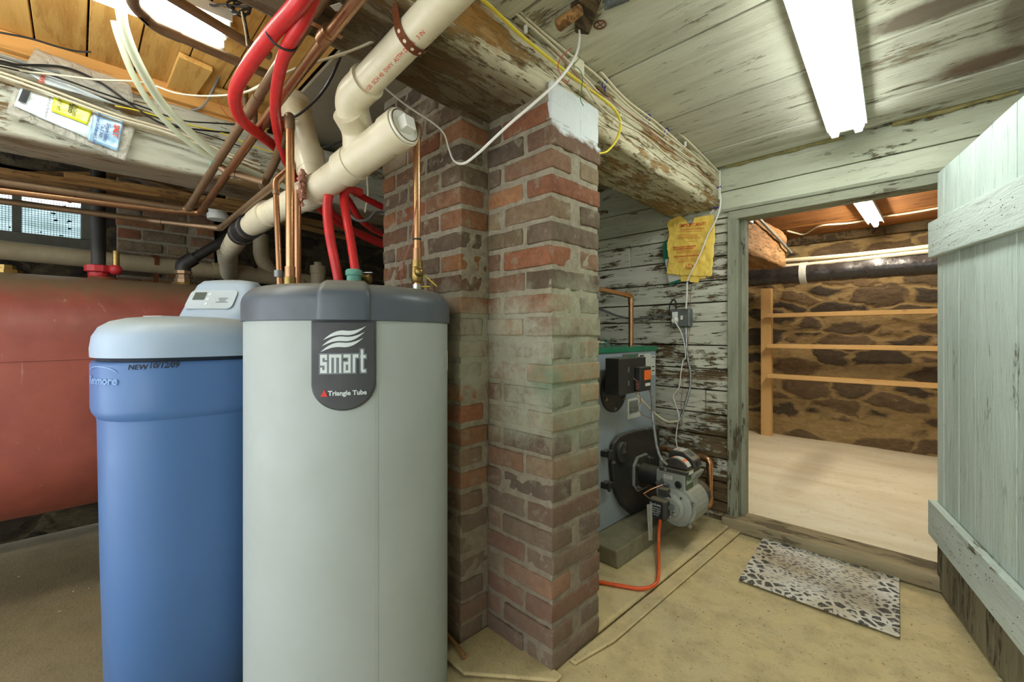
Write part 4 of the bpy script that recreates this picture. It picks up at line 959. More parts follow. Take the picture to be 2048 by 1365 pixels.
# red tubing
def red(label, pts, r, k=8):
    return cable('red_tube', label, 'tube', pts, r, M_red, 'red plastic tubes', k, n=16)
red('thick red tube looping down from the top left of centre, outer one', pp([(618, -25, 0.86), (592, 12, 0.90), (545, 66, 0.99), (500, 128, 1.10), (472, 178, 1.2), (472, 215, 1.27), (487, 243, 1.34), (520, 270, 1.48), (552, 296, 1.62), (580, 330, 1.75), (625, 400, 1.95), (680, 448, 2.15), (770, 488, 2.45)]), 0.0172)
red('red tube running straighter down beside the outer loop', pp([(634, -25, 0.90), (606, 40, 0.94), (572, 100, 1.02), (556, 160, 1.13), (551, 215, 1.25), (556, 268, 1.44), (568, 312, 1.56), (590, 350, 1.72), (640, 400, 1.95), (720, 470, 2.3), (800, 505, 2.6)]), 0.0145)
red('left one of two red tubes dropping into the heater cap', [P(690, 378, 1.46), P(668, 378, 1.4), P(657, 392, 1.38), P(655, 430, 1.37), P(661, 480, 1.36), P(673, 540, 1.355), P(680, 582, 1.35)], 0.0145)
red('right one of two red tubes dropping into the green vent', [P(720, 384, 1.5), P(696, 380, 1.44), P(688, 396, 1.42), P(692, 430, 1.4), P(703, 490, 1.37), P(711, 545, 1.345)], 0.0135)
red('uppermost dark red tube running right behind the white drain', pp([(640, 335, 1.9), (690, 372, 2.0), (740, 402, 2.1), (800, 430, 2.25)]), 0.015)
red('second dark red tube behind the drop tubes, ending behind the brick', pp([(650, 350, 1.85), (696, 400, 1.95), (722, 440, 2.05), (760, 466, 2.2), (820, 490, 2.4)]), 0.015)
tc = P(548, 66, 0.985); td = P(578, 88, 1.0); m = MB(); lp = []
for k in range(25):
    a = 2 * math.pi * k / 24; mid = (tc + td) / 2; hl = (td - tc) / 2; up2 = Vector((0.45, 0.45, 0.75)).normalized()
    lp.append(mid + hl * 1.9 * math.cos(a) + hl.cross(P(592, 12, 0.9) - P(545, 66, 0.99)).normalized() * 0.022 * math.sin(a))
m.tube(lp, 0.0026, 6, caps=False); tag(m.build('cable_tie', M_rubber, smooth=True), 'black cable tie strapping the two big red tubes together', 'cable tie')
m = MB(); m.tube([P(608, 36, 0.94), P(616, 14, 0.925)], 0.0165, 18); tag(m.build('tape_wrap', M_galv, smooth=True), 'grey tape wrapped around the right red tube at the top', 'tape')
# PVC
V1 = [P(935, -45, 0.93), P(869, 29, 1.02), P(711, 188, 1.20)]
pv = thing('drain_pipe', 'large cream PVC drain pipe slanting down from the top with a rusty strap', 'drain pipe', V1[2])
W1 = P(716, 262, 1.28); AX0, AX1 = P(806, 254, 1.20), P(628, 385, 1.42)
tb('pipe', [V1[0] + (V1[0] - V1[2]) * 0.8, V1[2]], 0.0395, M_pvc, pv, 32)
d_ = (V1[2] - V1[0]).normalized()
tb('elbow', rounded([V1[2] - d_ * 0.055, V1[2] + d_ * 0.03, W1], 0.06, 10), 0.0455, M_pvc, pv, 28)
tb('elbow_lip', [V1[2] - d_ * 0.062, V1[2] - d_ * 0.05], 0.0475, M_pvc, pv, 28)
wy = seg(AX0, AX1, 0.46)
tb('wye_branch', rounded([V1[2] + d_ * 0.04 + Vector((0, 0, -0.03)), W1 + Vector((0, 0, 0.0)), wy], 0.05, 10), 0.0435, M_pvc, pv, 28)
t_s = seg(V1[0], V1[2], 0.22)
m = MB(); sd = d_.cross(Z).normalized(); su = sd.cross(d_).normalized(); loop = []
for k in range(19):
    a = math.pi * (1.0 + k / 18.0); loop.append(P(858, 45, 1.0) * 0 + seg(V1[0], V1[2], 0.43) + (sd * math.cos(a) + su * math.sin(a)) * 0.0425)
loop = [loop[0] + su * 0.08] + loop + [loop[-1] + su * 0.08]
for s_ in (0,):
    vs = [p + d_ * e + (p - seg(V1[0], V1[2], 0.43)).normalized() * t_ for p in loop for (e, t_) in ((-0.011, 0), (0.011, 0), (0.011, 0.0015), (-0.011, 0.0015))]
    fs = [(i * 4 + a, i * 4 + (a + 1) % 4, (i + 1) * 4 + (a + 1) % 4, (i + 1) * 4 + a) for i in range(len(loop) - 1) for a in range(4)]
    m.add(vs, fs)
rs2 = m.build('rusty_strap', M_rust, pv)
for k in range(3, len(loop) - 3, 3):
    o_ = (loop[k] - seg(V1[0], V1[2], 0.43)).normalized(); m = MB(); m.lathe([(0.0042, 0.0), (0.0042, 0.0004)], loop[k] + o_ * 0.0016, o_, 12); m.build('strap_hole', M_pvc, rs2)
m = MB(); ax_n = (P(0, 0, 1) - P(0, 0, 1)); side = (Vector((0, 0, H)) - seg(V1[0], V1[2], 0.7)).normalized(); up_ = side.cross(d_).normalized(); side = d_.cross(up_).normalized()
vs, fs = text_faces('PVC-1120  SCH 40  DWV  ASTM D2665   3 IN', 0.014)
sgn = 1 if side.dot(Vector((0, 0, H)) - V1[2]) > 0 else -1
m.add([seg(V1[0], V1[2], 0.62) - d_ * p.x + (side * sgn * math.cos((0.012 - p.y) / 0.04) + up_ * math.sin((0.012 - p.y) / 0.04)) * 0.0402 for p in vs], fs); m.build('print', M_ink_red, pv)

# lower main: cleanout, wye, pipe, closet bend, coupling, tee
dm = thing('drain_pipe', 'cream PVC soil pipe with a square-nut cleanout plug, running down left to a black coupling', 'drain pipe', P(455, 545, 2.62))
K = [AX0, AX1, P(530, 432, 1.72), P(478, 470, 2.02), P(455, 508, 2.42), P(458, 548, 2.63)]
da = (AX1 - AX0).normalized()
tb('wye_body', [AX0 + da * 0.03, seg(AX0, AX1, 0.62)], 0.0505, M_pvc, dm, 32); tb('cleanout_hub', [AX0, AX0 + da * 0.05], 0.055, M_pvc, dm, 32)
tb('hub_collar', [seg(AX0, AX1, 0.5), seg(AX0, AX1, 0.62)], 0.0535, M_pvc, dm, 32)
tb('pipe', rounded([seg(AX0, AX1, 0.5), K[1], K[2]], 0.06), 0.045, M_pvc, dm, 28)
m = MB(); m.lathe([(0.0505, 0.0), (0.0505, 0.006), (0.044, 0.008), (0.044, 0.002), (0.02, 0.001)], AX0 - da * 0.001, -da, 32)
m.build('cleanout_rim', M_pvc_white, dm, smooth=True, angle=40)
m = MB(); m.lathe([(0.047, 0.006), (0.047, 0.0085), (0.044, 0.0085)], AX0 - da * 0.001, -da, 32, caps=False); m.build('cleanout_seal', M_brass, dm)
u_ = da.cross(Z).normalized(); v_ = u_.cross(da).normalized(); m = MB(); m.obox(AX0 - u_ * 0.019 - v_ * 0.019, u_, v_, -da, 0.038, 0.038, 0.03); m.build('cleanout_nut', M_pvc_white, dm, bevel=0.003)
jn = P(628, 378, 1.42)
tb('closet_bend', [P(600, 245, 1.52), P(617, 300, 1.48), jn], [0.044, 0.041, 0.043], M_pvc, dm, 28)
tb('bend_socket', [P(618, 305, 1.475), P(624, 345, 1.45)], 0.0475, M_pvc, dm, 28)
tb('bend_top', [P(588, 212, 1.56), P(602, 262, 1.51)], 0.047, M_pvc, dm, 28)
m = MB(); bd_ = (P(588, 212, 1.56) - P(602, 262, 1.51)).normalized(); m.lathe([(0.048, -0.012), (0.062, 0.0), (0.062, 0.008), (0.04, 0.009)], P(588, 214, 1.558), bd_, 32); m.build('closet_flange', M_pvc, dm, smooth=True, angle=40)
tb('pipe_socket', [seg(AX0, AX1, 0.93), seg(AX1, K[2], 0.16)], 0.0505, M_pvc, dm, 28)
tb('lower_pipe', rounded([K[2], K[3], K[4], K[5]], 0.14, 10), 0.045, M_pvc, dm, 24)
tb('pipe_socket', [seg(K[2], K[3], -0.12), seg(K[2], K[3], 0.25)], 0.0495, M_pvc, dm, 28)
tb('rubber_coupling', [seg(K[2], K[3], 0.45), seg(K[2], K[3], 0.95)], 0.051, M_rubber, dm, 28)
for f_ in (0.55, 0.85): tb('clamp_band', [seg(K[2], K[3], f_ - 0.03), seg(K[2], K[3], f_ + 0.03)], 0.0525, M_chrome, dm, 28)
tb('pipe_socket', [seg(K[4], K[5], -0.2), seg(K[4], K[5], 0.35)], 0.0495, M_pvc, dm, 28)
# horizontal drain along the left wall
hz = lambda px, py: onX(px, py, -3.1)
h_a, h_b = hz(-900, 403), hz(660, 566)
hd = thing('drain_pipe', 'dusty cream horizontal PVC drain pipe along the left wall above the oil tank', 'drain pipe', h_a)
tb('pipe', [h_a, hz(0, 500), h_b], 0.0445, M_pvc_old, hd, 28)
tb('tee', [hz(425, 541), hz(505, 549)], 0.0495, M_pvc_old, hd, 28); tb('tee', [hz(515, 551), hz(560, 556)], 0.0495, M_pvc_old, hd, 28)
tb('branch', rounded([hz(522, 470) , hz(522, 515), hz(545, 552)], 0.05), 0.045, M_pvc_old, hd, 24)
m = MB(); q = hz(312, 528)
for k in range(14):
    a0 = math.pi * 2 * k / 14; a1 = math.pi * 2 * (k + 1) / 14
    pts = [q + Vector((math.cos(a) * 0.047, e, math.sin(a) * 0.047)) for a in (a0, a1) for e in (-0.011, 0.011)]; m.add(pts, [(0, 1, 3, 2)])
m.obox(q + Vector((0.0, -0.011, -0.16)), Vector((0, 1, 0)), Z, Vector((1, 0, 0)), 0.022, 0.12, 0.002); m.build('strap', M_rust, hd)
st = thing('drain_stub', 'small capped cream PVC stub behind the heater top', 'drain pipe', P(636, 590, 2.9))
m = MB(); q = P(636, 585, 2.9); m.lathe([(0.04, 0.0), (0.044, 0.02), (0.044, 0.12), (0.049, 0.122), (0.049, 0.175), (0.025, 0.178), (0.025, 0.20)], q, n=24); m.build('cap', M_pvc_old, st, smooth=True, angle=40)
m = MB(); m.tube(rounded([P(590, 590, 2.9), P(605, 560, 2.95), P(560, 556, 3.0)], 0.05), 0.045, 20); m.build('elbow', M_pvc_old, st, smooth=True)

# pale green hoses on the left
h1 = cable('pale_hose', 'thick pale green hose curving down from the left lamp', 'hose', pp([(240, 8, 1.25), (250, 62, 1.3), (278, 130, 1.38), (322, 203, 1.5), (378, 262, 1.62), (445, 318, 1.76), (530, 356, 1.95), (610, 392, 2.1)]), 0.0135, M_hose, 'pale green hoses', n=18)
cable('pale_hose', 'thinner printed pale green hose close below the thick one', 'hose', pp([(228, 42, 1.36), (238, 78, 1.38), (266, 150, 1.46), (306, 214, 1.56), (362, 272, 1.68), (430, 322, 1.82), (505, 350, 1.98)]), 0.0095, M_hose, 'pale green hoses', n=16)

# ================================================================ LATHS AND BOARDS STORED BEHIND THE LEFT TIMBER
def stick(label, p0, p1, w_, h_, mat, x):
    a, b = onX(*p0, x), onX(*p1, x); d = (b - a).normalized(); s_ = d.cross(Z).normalized(); u = s_.cross(d)
    m = MB(); m.obox(a - s_ * w_ / 2 - u * h_ / 2, d, s_, u, (b - a).length, w_, h_); return tag(m.build('wood_strip', mat, bevel=0.001), label, 'wood strip', 'wood strips stored behind the left timber')
stick('long tan wood strip, lowest of the stored strips', (-60, 337), (520, 424), 0.09, 0.022, M_lath, -2.72)
stick('wide pale wood strip lying over the long tan one', (128, 352), (540, 420), 0.06, 0.022, M_pine_z if False else M_lath, -2.66)
stick('thin darker strip just above the window', (-60, 352), (300, 402), 0.05, 0.014, M_darkwood, -2.95)
stick('wood strip rising to the right behind the pipes', (-60, 348), (268, 350), 0.05, 0.014, M_lath, -2.88)
stick('wood strip slanting down to the right end of the bundle', (268, 350), (420, 398), 0.04, 0.016, M_lath, -2.86)
stick('pale grey painted strip in front of the window top', (-60, 379), (300, 392), 0.05, 0.016, M_frame, -3.05)
stick('tan strip seen behind the heater risers', (440, 409), (690, 458), 0.05, 0.03, M_lath, -2.85)
stick('lower tan strip seen behind the heater risers', (440, 413), (700, 478), 0.05, 0.02, M_lath, -2.9)
m = MB(); q = P(455, 415, 2.3); m.obox(q, Vector((0.12, 0.99, 0)).normalized(), Z, Vector((-0.99, 0.12, 0)).normalized(), 0.17, 0.085, 0.1)
tag(m.build('wood_block', M_pine_x, bevel=0.002), 'pale wood block under the left timber beside the copper pipes', 'wood block')
q = P(436, 440, 2.45); m = MB(); m.lathe([(0.05, 0), (0.053, 0.01), (0.053, 0.03), (0.045, 0.032), (0.045, 0.075)], q, n=24); tag(m.build('white_pipe_cap', M_pvc_white, smooth=True, angle=40), 'small white pipe cap under the left timber left of the wood block', 'pipe cap')
m = MB(); a = [(358, 103), (425, 134), (388, 188), (333, 168)]
m.prism([onZ(x, y, 2.046) for x, y in a], Z, -0.018); tag(m.build('wood_patch', M_gold, bevel=0.001), 'square wood patch nailed on the golden plank ceiling', 'wood patch')
m = MB(); m.prism([onZ(x, y, 2.046) for x, y in ((428, 172), (470, 185), (465, 212), (412, 195))], Z, -0.018); tag(m.build('wood_patch', M_gold, bevel=0.001), 'smaller wood patch half hidden behind the red tube', 'wood patch')
m = MB(); m.prism([onZ(x, y, 2.046) for x, y in ((360, -10), (472, 48), (468, 62), (330, -10))], Z, -0.016); tag(m.build('wood_patch', M_gold, bevel=0.001), 'long wood batten beside the left lamp', 'wood patch')
m = MB(); q = P(604, 412, 1.36); m.tube([q + Vector((mnoise.noise(Vector((k * 0.9, 0, 0))) * 0.008, mnoise.noise(Vector((0, k * 0.9, 0))) * 0.008, k * 0.0042)) for k in range(26)], [max(0.003, 0.011 + 0.009 * mnoise.noise(Vector((k * 0.55, 3, 1))) - 0.006 * (k < 6)) for k in range(26)], 14); m.v = [v + Vector([mnoise.noise(v * 130 + Vector((s_, 0, 0))) * 0.006 for s_ in (0, 7, 13)]) for v in m.v]
tag(m.build('insulation_tuft', M_fluff, smooth=True), 'tuft of pinkish insulation hanging at the drain joint', 'insulation')

# ================================================================ BOILER AND BURNER
BX = -1.18
XA, YA = Vector((1, 0, 0)), Vector((0, 1, 0))
# concrete block it stands on
m = MB(); m.box(-1.75, -1.0, 1.675, 2.30, 0.02, 0.098, j=0.004)
m2 = MB(); m2.box(-1.9, -1.02, 1.672, 2.34, 0.022, 0.10, j=0.004)
tag(m2.build('concrete_block', M_block, bevel=0.008, seg=3), 'grey concrete block carrying the boiler', 'concrete block')
boiler = thing('boiler', 'grey steel boiler with green top trim behind the brick pier', 'boiler', (-1.45, 2.03, 0.10))
by0, by1, bz1 = 1.72, 2.347, 0.985
m = MB(); m.box(-1.84, BX, by0, by1, 0.102, bz1 - 0.022); m.build('jacket', M_boiler, boiler, bevel=0.004)
m = MB(); m.box(-1.845, BX + 0.006, by0 - 0.004, by1 + 0.004, bz1 - 0.026, bz1); m.build('top_trim', M_boiler_green, boiler, bevel=0.003)
q = onX(1226, 779, BX); Rr = 0.114
m = MB(); m.lathe([(Rr, 0.0), (Rr, 0.01), (Rr - 0.006, 0.014)], (BX, q.y, q.z), XA, 48); cp = m.build('round_cover', M_black, boiler, smooth=True, angle=40)
for k in range(6):
    a = math.radians(25 + 60 * k); m = MB(); m.lathe([(0.009, 0), (0.009, 0.006), (0.004, 0.006), (0.004, 0.012)], (BX + 0.013, q.y + math.cos(a) * 0.095, q.z + math.sin(a) * 0.095), XA, 6); m.build('bolt', M_chrome, cp)
m = MB(); m.lathe([(0.02, 0), (0.02, 0.05)], (BX + 0.012, q.y + 0.01, q.z + 0.02), XA, 6); m.build('well_fitting', M_brass, boiler)
# relay box standing off the front
r0 = P(1238, 716, 2.06); r1 = P(1297, 787, 2.12)
rx0, rx1 = BX + 0.05, BX + 0.125; rd = lambda px, X: onX(px, 750, X).y
ya, yb = rd(1243, rx1), rd(1292, rx1)
zt, zb = onX(1265, 716, rx1).z, onX(1265, 787, rx1).z
m = MB(); m.box(rx0, rx1, ya - 0.02, yb, zb, zt); rb = m.build('relay_box', M_black, boiler, bevel=0.004)
m = MB(); m.box(rx1 + 0.0005, rx1 + 0.03, ya + (yb - ya) * 0.52, yb - 0.004, zb + 0.006, zt - 0.045); m.build('relay_cover', M_black, rb, bevel=0.005)
m = MB(); m.box(rx1 + 0.03, rx1 + 0.0312, ya + (yb - ya) * 0.68, yb - 0.012, zb + 0.06, zt - 0.062); m.build('warning_label', M_orange_label, rb)
m = MB(); m.box(rx1 + 0.03, rx1 + 0.0312, ya + (yb - ya) * 0.72, yb - 0.016, zb + 0.03, zb + 0.044); m.build('small_label', M_paper, rb)
for zz in (zt - 0.055, zb + 0.05):
    m = MB(); m.box(rx1, rx1 + 0.002, ya + 0.055, ya + 0.068, zz - 0.012, zz + 0.012); m.build('knockout', M_galv, rb)
# plates and papers on the jacket
def bp(name, mat, p0, p1, lift, parent=boiler, off=0.0):
    a = onX(*p0, BX); b = onX(*p1, BX); m = MB(); m.box(BX + off, BX + off + lift, a.y, b.y, b.z, a.z); return m.build(name, mat, parent)
npl = bp('nameplate', M_galv, (1245, 709), (1276, 722), 0.002)
bp('emblem', M_boiler_green, (1254, 712), (1270, 719), 0.001, npl, 0.002)
pl = bp('instruction_sheet', M_paper, (1276, 709), (1301, 745), 0.0015); bp('sheet_print', M_ink, (1279, 711), (1287, 713), 0.0006, pl, 0.0015)
pl = bp('certificate_strip', M_paper, (1302, 711), (1310, 750), 0.0015)
for yy in (714, 733, 741): bp('strip_print', M_ink, (1303.5, yy), (1308.5, yy + 1.3), 0.0006, pl, 0.0015)
pl = bp('data_sheet', M_paper, (1255, 799), (1280, 833), 0.0015)
for k in range(7): bp('sheet_print', M_burner, (1258, 803 + k * 3.6), (1276, 803.7 + k * 3.6), 0.0005, pl, 0.0015)
# cast burner door
dp = [(1311, 853), (1311, 985), (1304, 1010), (1290, 1024), (1272, 1029), (1254, 1026), (1238, 1012), (1226, 990), (1219, 965), (1216, 935), (1215, 905), (1219, 885), (1229, 872), (1243, 865), (1262, 860), (1285, 856)]
m = MB(); poly = [onX(x, y, BX) for x, y in dp]; m.prism([Vector((BX, p.y, max(p.z, 0.112 + 0.004 * abs(p.y - 2.1)))) for p in poly], XA, 0.028)
bd = m.build('burner_door', M_black, boiler, bevel=0.012, seg=3)
q = onX(1243, 905, BX + 0.03); m = MB(); m.lathe([(0.052, 0), (0.052, 0.012), (0.048, 0.018), (0.01, 0.02), (0.008, 0.03)], (BX + 0.028, q.y, q.z), XA, 32); m.build('peep_cover', M_black, bd, smooth=True, angle=40)
m = MB(); m.obox((BX + 0.048, q.y - 0.012, q.z - 0.005), (YA + Z * 2).normalized(), (Z - YA * 0.5).normalized(), XA, 0.05, 0.012, 0.004); m.build('cover_clip', M_chrome, bd)
for yy in (905, 968):
    q = onX(1216, yy, BX + 0.02); m = MB(); m.box(BX, BX + 0.045, q.y - 0.035, q.y + 0.012, q.z - 0.018, q.z + 0.012); m.lathe([(0.008, -0.025), (0.008, 0.02)], (BX + 0.045, q.y - 0.03, q.z), Z, 10); m.build('hinge', M_black, bd, bevel=0.003)
for (x, y) in ((1293, 858), (1226, 925)):
    q = onX(x, y, BX + 0.028); m = MB(); m.lathe([(0.009, 0), (0.009, 0.008), (0.004, 0.008), (0.004, 0.016)], (BX + 0.026, q.y, q.z), XA, 6); m.build('bolt', M_chrome, bd)
# burner hanging from the door
FX = BX + 0.03; fq = onX(1281, 945, FX)
burner = thing('oil_burner', 'grey oil burner with black motor and control lids bolted to the boiler front', 'burner', (FX + 0.2, fq.y, 0.14))
fy, fz = fq.y, fq.z
m = MB(); hf = 0.088
poly = [(-hf, -hf * 0.55), (-hf * 0.5, -hf), (hf * 0.65, -hf), (hf, -hf * 0.6), (hf, hf * 0.6), (hf * 0.65, hf), (-hf * 0.5, hf), (-hf, hf * 0.55)]
m.prism([(FX - 0.002, fy + a * 0.95, fz + b * 1.05) for a, b in poly], XA, 0.012); m.build('mounting_flange', M_burner, burner, bevel=0.002)
m = MB(); m.prism([(FX + 0.0105, fy + a * 0.86, fz + b * 0.96) for a, b in poly], XA, 0.002); m.build('flange_face', M_burner_dark, burner)
for (a, b) in ((-0.055, 0.05), (0.06, 0.07), (-0.05, -0.065), (0.06, -0.07)):
    m = MB(); m.lathe([(0.011, 0), (0.011, 0.009), (0.0055, 0.009), (0.0055, 0.028)], (FX + 0.012, fy + a, fz + b), XA, 6); m.build('flange_nut', M_chrome, burner)
m = MB(); m.lathe([(0.051, 0.0), (0.051, 0.135)], (FX + 0.01, fy, fz), XA, 32); m.build('air_tube', M_black, burner, smooth=True, angle=40)
hx0, hx1, hy0, hy1, hz0, hz1 = FX + 0.125, FX + 0.27, fy - 0.075, fy + 0.085, fz - 0.125, fz + 0.062
# housing: scroll shape in x-z, depth along y
sc_pts = [(hx0, hz1), (hx1, hz1), (hx1, hz1 - 0.075)]
cxs, czs, rs_ = hx1 - 0.045, fz - 0.095, 0.098
for k in range(17):
    a = math.radians(50 - 225 * k / 16); sc_pts.append((cxs + rs_ * math.cos(a), czs + rs_ * math.sin(a)))
sc_pts += [(hx0, czs + 0.055)]
m = MB(); m.prism([(x, hy0, z) for x, z in sc_pts], YA, hy1 - hy0); hs = m.build('blower_housing', M_burner, burner, bevel=0.006, seg=3)
m = MB(); m.lathe([(rs_ * 0.86, 0), (rs_ * 0.86, 0.012), (rs_ * 0.72, 0.02)], (cxs, hy0, czs), -YA, 40); m.build('fan_scroll', M_burner, burner, smooth=True, angle=40)
# pump on the near side
m = MB(); m.lathe([(0.066, 0), (0.066, 0.012), (0.05, 0.018), (0.05, 0.036)], (cxs - 0.012, hy0 - 0.018, czs), -YA, 32); m.build('pump_flange', M_burner, burner, smooth=True, angle=40)
px_ = cxs - 0.03
m = MB(); m.box(px_ - 0.06, px_ + 0.03, hy0 - 0.10, hy0 - 0.05, czs - 0.05, czs + 0.045); pm = m.build('fuel_pump', M_burner_dark, burner, bevel=0.014, seg=3)
m = MB(); m.box(px_ - 0.052, px_ + 0.012, hy0 - 0.1015, hy0 - 0.1, czs - 0.04, czs + 0.034); m.build('pump_plate', M_ink, pm)
m = MB(); lab = hy0 - 0.1018
add_text(m, 'Beckett', (px_ - 0.022, lab, czs + 0.02), XA, Z, -YA, 0.018, 0.0004)
for k, (tx) in enumerate(('CLEANCUT', 'PUMP A2EA', '3450 RPM', '100 PSI')): add_text(m, tx, (px_ - 0.02, lab, czs + 0.004 - 0.011 * k), XA, Z, -YA, 0.0095, 0.0004)
m.build('pump_lettering', M_logo, pm)
for (a, b, r) in ((0.038, 0.012, 0.011), (0.05, -0.018, 0.009), (0.03, -0.035, 0.006)):
    m = MB(); m.lathe([(r * 1.3, 0), (r * 1.3, 0.014), (r, 0.014), (r, 0.026)], (px_ + a, hy0 - 0.05, czs + b), -YA, 6); m.build('pump_port', M_chrome if b < 0.01 else M_galv, pm)
m = MB(); m.box(px_ - 0.03, px_ + 0.015, hy0 - 0.06, hy0 - 0.02, czs + 0.052, czs + 0.085); m.build('solenoid', M_burner_dark, burner, bevel=0.004)
for (a, b) in ((0.07, -0.075), (0.085, 0.03), (-0.075, -0.06)):
    m = MB(); m.lathe([(0.012, 0), (0.012, 0.006), (0.006, 0.012)], (cxs + a, hy0, czs + b), -YA, 6); m.build('housing_bolt', M_chrome, burner)
# electrode slot plate, eyelet, sticker, lead
m = MB(); m.prism([(hx0 + 0.035 + 0.038 * math.cos(a), hy0 - 0.0005, fz - 0.005 + 0.014 * math.sin(a)) for a in [2 * math.pi * k / 20 for k in range(20)]], -YA, 0.002); m.build('slot_plate', M_galv, burner)
m = MB(); m.lathe([(0.008, 0), (0.008, 0.02)], (hx0 + 0.045, hy0, fz - 0.002), -YA, 6); m.lathe([(0.008, 0), (0.008, 0.012)], (hx0 + 0.035, hy0, fz + 0.017), -YA, 6); m.build('line_nut', M_chrome, burner)
m = MB(); m.lathe([(0.016, 0), (0.018, 0.004), (0.012, 0.006), (0.011, 0.001)], (hx1 - 0.03, hy0, fz + 0.01), -YA, 20); m.build('grommet', M_rubber, burner, smooth=True)
m = MB(); m.box(hx0 + 0.04, hx0 + 0.085, hy0 - 0.0012, hy0, fz + 0.026, fz + 0.046); st_ = m.build('sticker', M_paper, burner)
m = MB(); add_text(m, 'DANGER', (hx0 + 0.0625, hy0 - 0.0014, fz + 0.04), XA, Z, -YA, 0.008, 0.0003); add_text(m, 'See manual', (hx0 + 0.0625, hy0 - 0.0014, fz + 0.032), XA, Z, -YA, 0.007, 0.0003); m.build('sticker_lettering', M_ink_blue, st_)
tb('pump_lead', smooth([(hx1 - 0.012, hy0 - 0.002, fz - 0.025), (hx1 - 0.01, hy0 - 0.02, fz - 0.045), (hx1 - 0.03, hy0 - 0.035, fz - 0.075), (px_ + 0.01, hy0 - 0.045, czs + 0.07)]), 0.0045, M_rubber, burner, 8)
tb('oil_line', smooth([(hx0 + 0.045, hy0 - 0.02, fz - 0.002), (hx0 + 0.0, hy0 - 0.05, fz - 0.028), (px_ - 0.09, hy0 - 0.07, fz - 0.045), (px_ - 0.095, hy0 - 0.075, fz - 0.05), (px_ - 0.06, hy0 - 0.08, czs + 0.03)]), 0.003, M_copper_new, burner, 8)
# lids on top
m = MB(); m.box(hx0 + 0.02, hx1 + 0.015, hy0 - 0.01, hy1 - 0.02, hz1, hz1 + 0.018); m.build('igniter_base', M_burner_dark, burner, bevel=0.003)
ig = []
for k in range(13):
    a = math.pi * (1 - k / 12) * 0.94 + 0.1; ig.append((hx0 + 0.095 + 0.062 * math.cos(a), hz1 + 0.018 + 0.052 * max(0, math.sin(a))))
m = MB(); m.prism([(x, hy0 + 0.005, z) for x, z in ig], YA, 0.055); igl = m.build('igniter', M_burner_dark, burner, bevel=0.004)
m = MB()
for k in range(4, 11): 
    (x0, z0_), (x1, z1_) = ig[k], ig[k + 1]; n_ = Vector((z0_ - z1_, 0, x1 - x0)).normalized(); m.cur = white
    m.add([Vector((x0, hy0 + 0.014, z0_)) + n_ * 0.0012, Vector((x1, hy0 + 0.014, z1_)) + n_ * 0.0012, Vector((x1, hy0 + 0.052, z1_)) + n_ * 0.0012, Vector((x0, hy0 + 0.052, z0_)) + n_ * 0.0012], [(0, 1, 2, 3)]); m.mi[-1] = 1 if k in (4, 8) else 0
m.build('igniter_label', [M_paper, M_orange_label], igl)
m = MB(); m.box(hx1 + 0.0155, hx1 + 0.0165, hy0 + 0.01, hy0 + 0.06, hz1 + 0.002, hz1 + 0.016); m.build('side_label', M_paper, burner)
m = MB(); m.lathe([(0.008, 0), (0.008, 0.005), (0.004, 0.006)], ((hx0 + hx1) / 2 - 0.02, hy0 - 0.01, hz1 + 0.01), -YA, 12); m.build('lid_screw', M_chrome, burner)
cy0 = hy0 + 0.075
m = MB(); m.prism([(x, cy0, z) for x, z in ((hx0 + 0.03, hz1 + 0.018), (hx0 + 0.03, hz1 + 0.075), (hx0 + 0.045, hz1 + 0.088), (hx0 + 0.105, hz1 + 0.088), (hx0 + 0.155, hz1 + 0.055), (hx0 + 0.165, hz1 + 0.018))], YA, 0.085); pc_ = m.build('primary_control', M_burner_dark, burner, bevel=0.005)
m = MB(); m.box(hx0 + 0.048, hx0 + 0.1, cy0 + 0.01, cy0 + 0.075, hz1 + 0.0882, hz1 + 0.0892); m.build('control_label', M_paper, pc_)
m = MB(); m.box(hx0 + 0.064, hx0 + 0.07, cy0 + 0.012, cy0 + 0.05, hz1 + 0.0893, hz1 + 0.0898); m.build('orange_stripe', M_orange_label, pc_)
sl_ = Vector((0.05, 0, -0.033)).normalized(); sn_ = Vector((0.033, 0, 0.05)).normalized()
m = MB(); m.obox(Vector((hx0 + 0.112, cy0 + 0.02, hz1 + 0.0837)) , sl_, YA, sn_, 0.03, 0.04, 0.001); m.build('control_display', M_lcd, pc_)
m = MB(); m.box(hx0 + 0.163, hx0 + 0.169, cy0 + 0.02, cy0 + 0.06, hz1 + 0.028, hz1 + 0.048); m.build('control_socket', M_rubber, pc_)
m = MB(); m.prism([(x, cy0 - 0.01, z) for x, z in ((hx0 + 0.02, hz1), (hx0 + 0.175, hz1), (hx0 + 0.15, hz1 - 0.045), (hx0 + 0.05, hz1 - 0.045))], YA, 0.10); m.build('control_bracket', M_burner, burner, bevel=0.002)
# green nameplate on the end
m = MB(); gx = hx1 + 0.0015; m.box(gx, gx + 0.0015, hy0 + 0.012, hy1 - 0.07, hz1 - 0.085, hz1 - 0.006); gl = m.build('nameplate', M_green_label, burner)
m = MB(); add_text(m, 'Beckett', (gx + 0.0016, (hy0 + hy1 - 0.058) / 2, hz1 - 0.04), YA, Z, XA, 0.026, 0.0006, 0.0004, shear=0.2); m.build('nameplate_lettering', M_logo, gl)
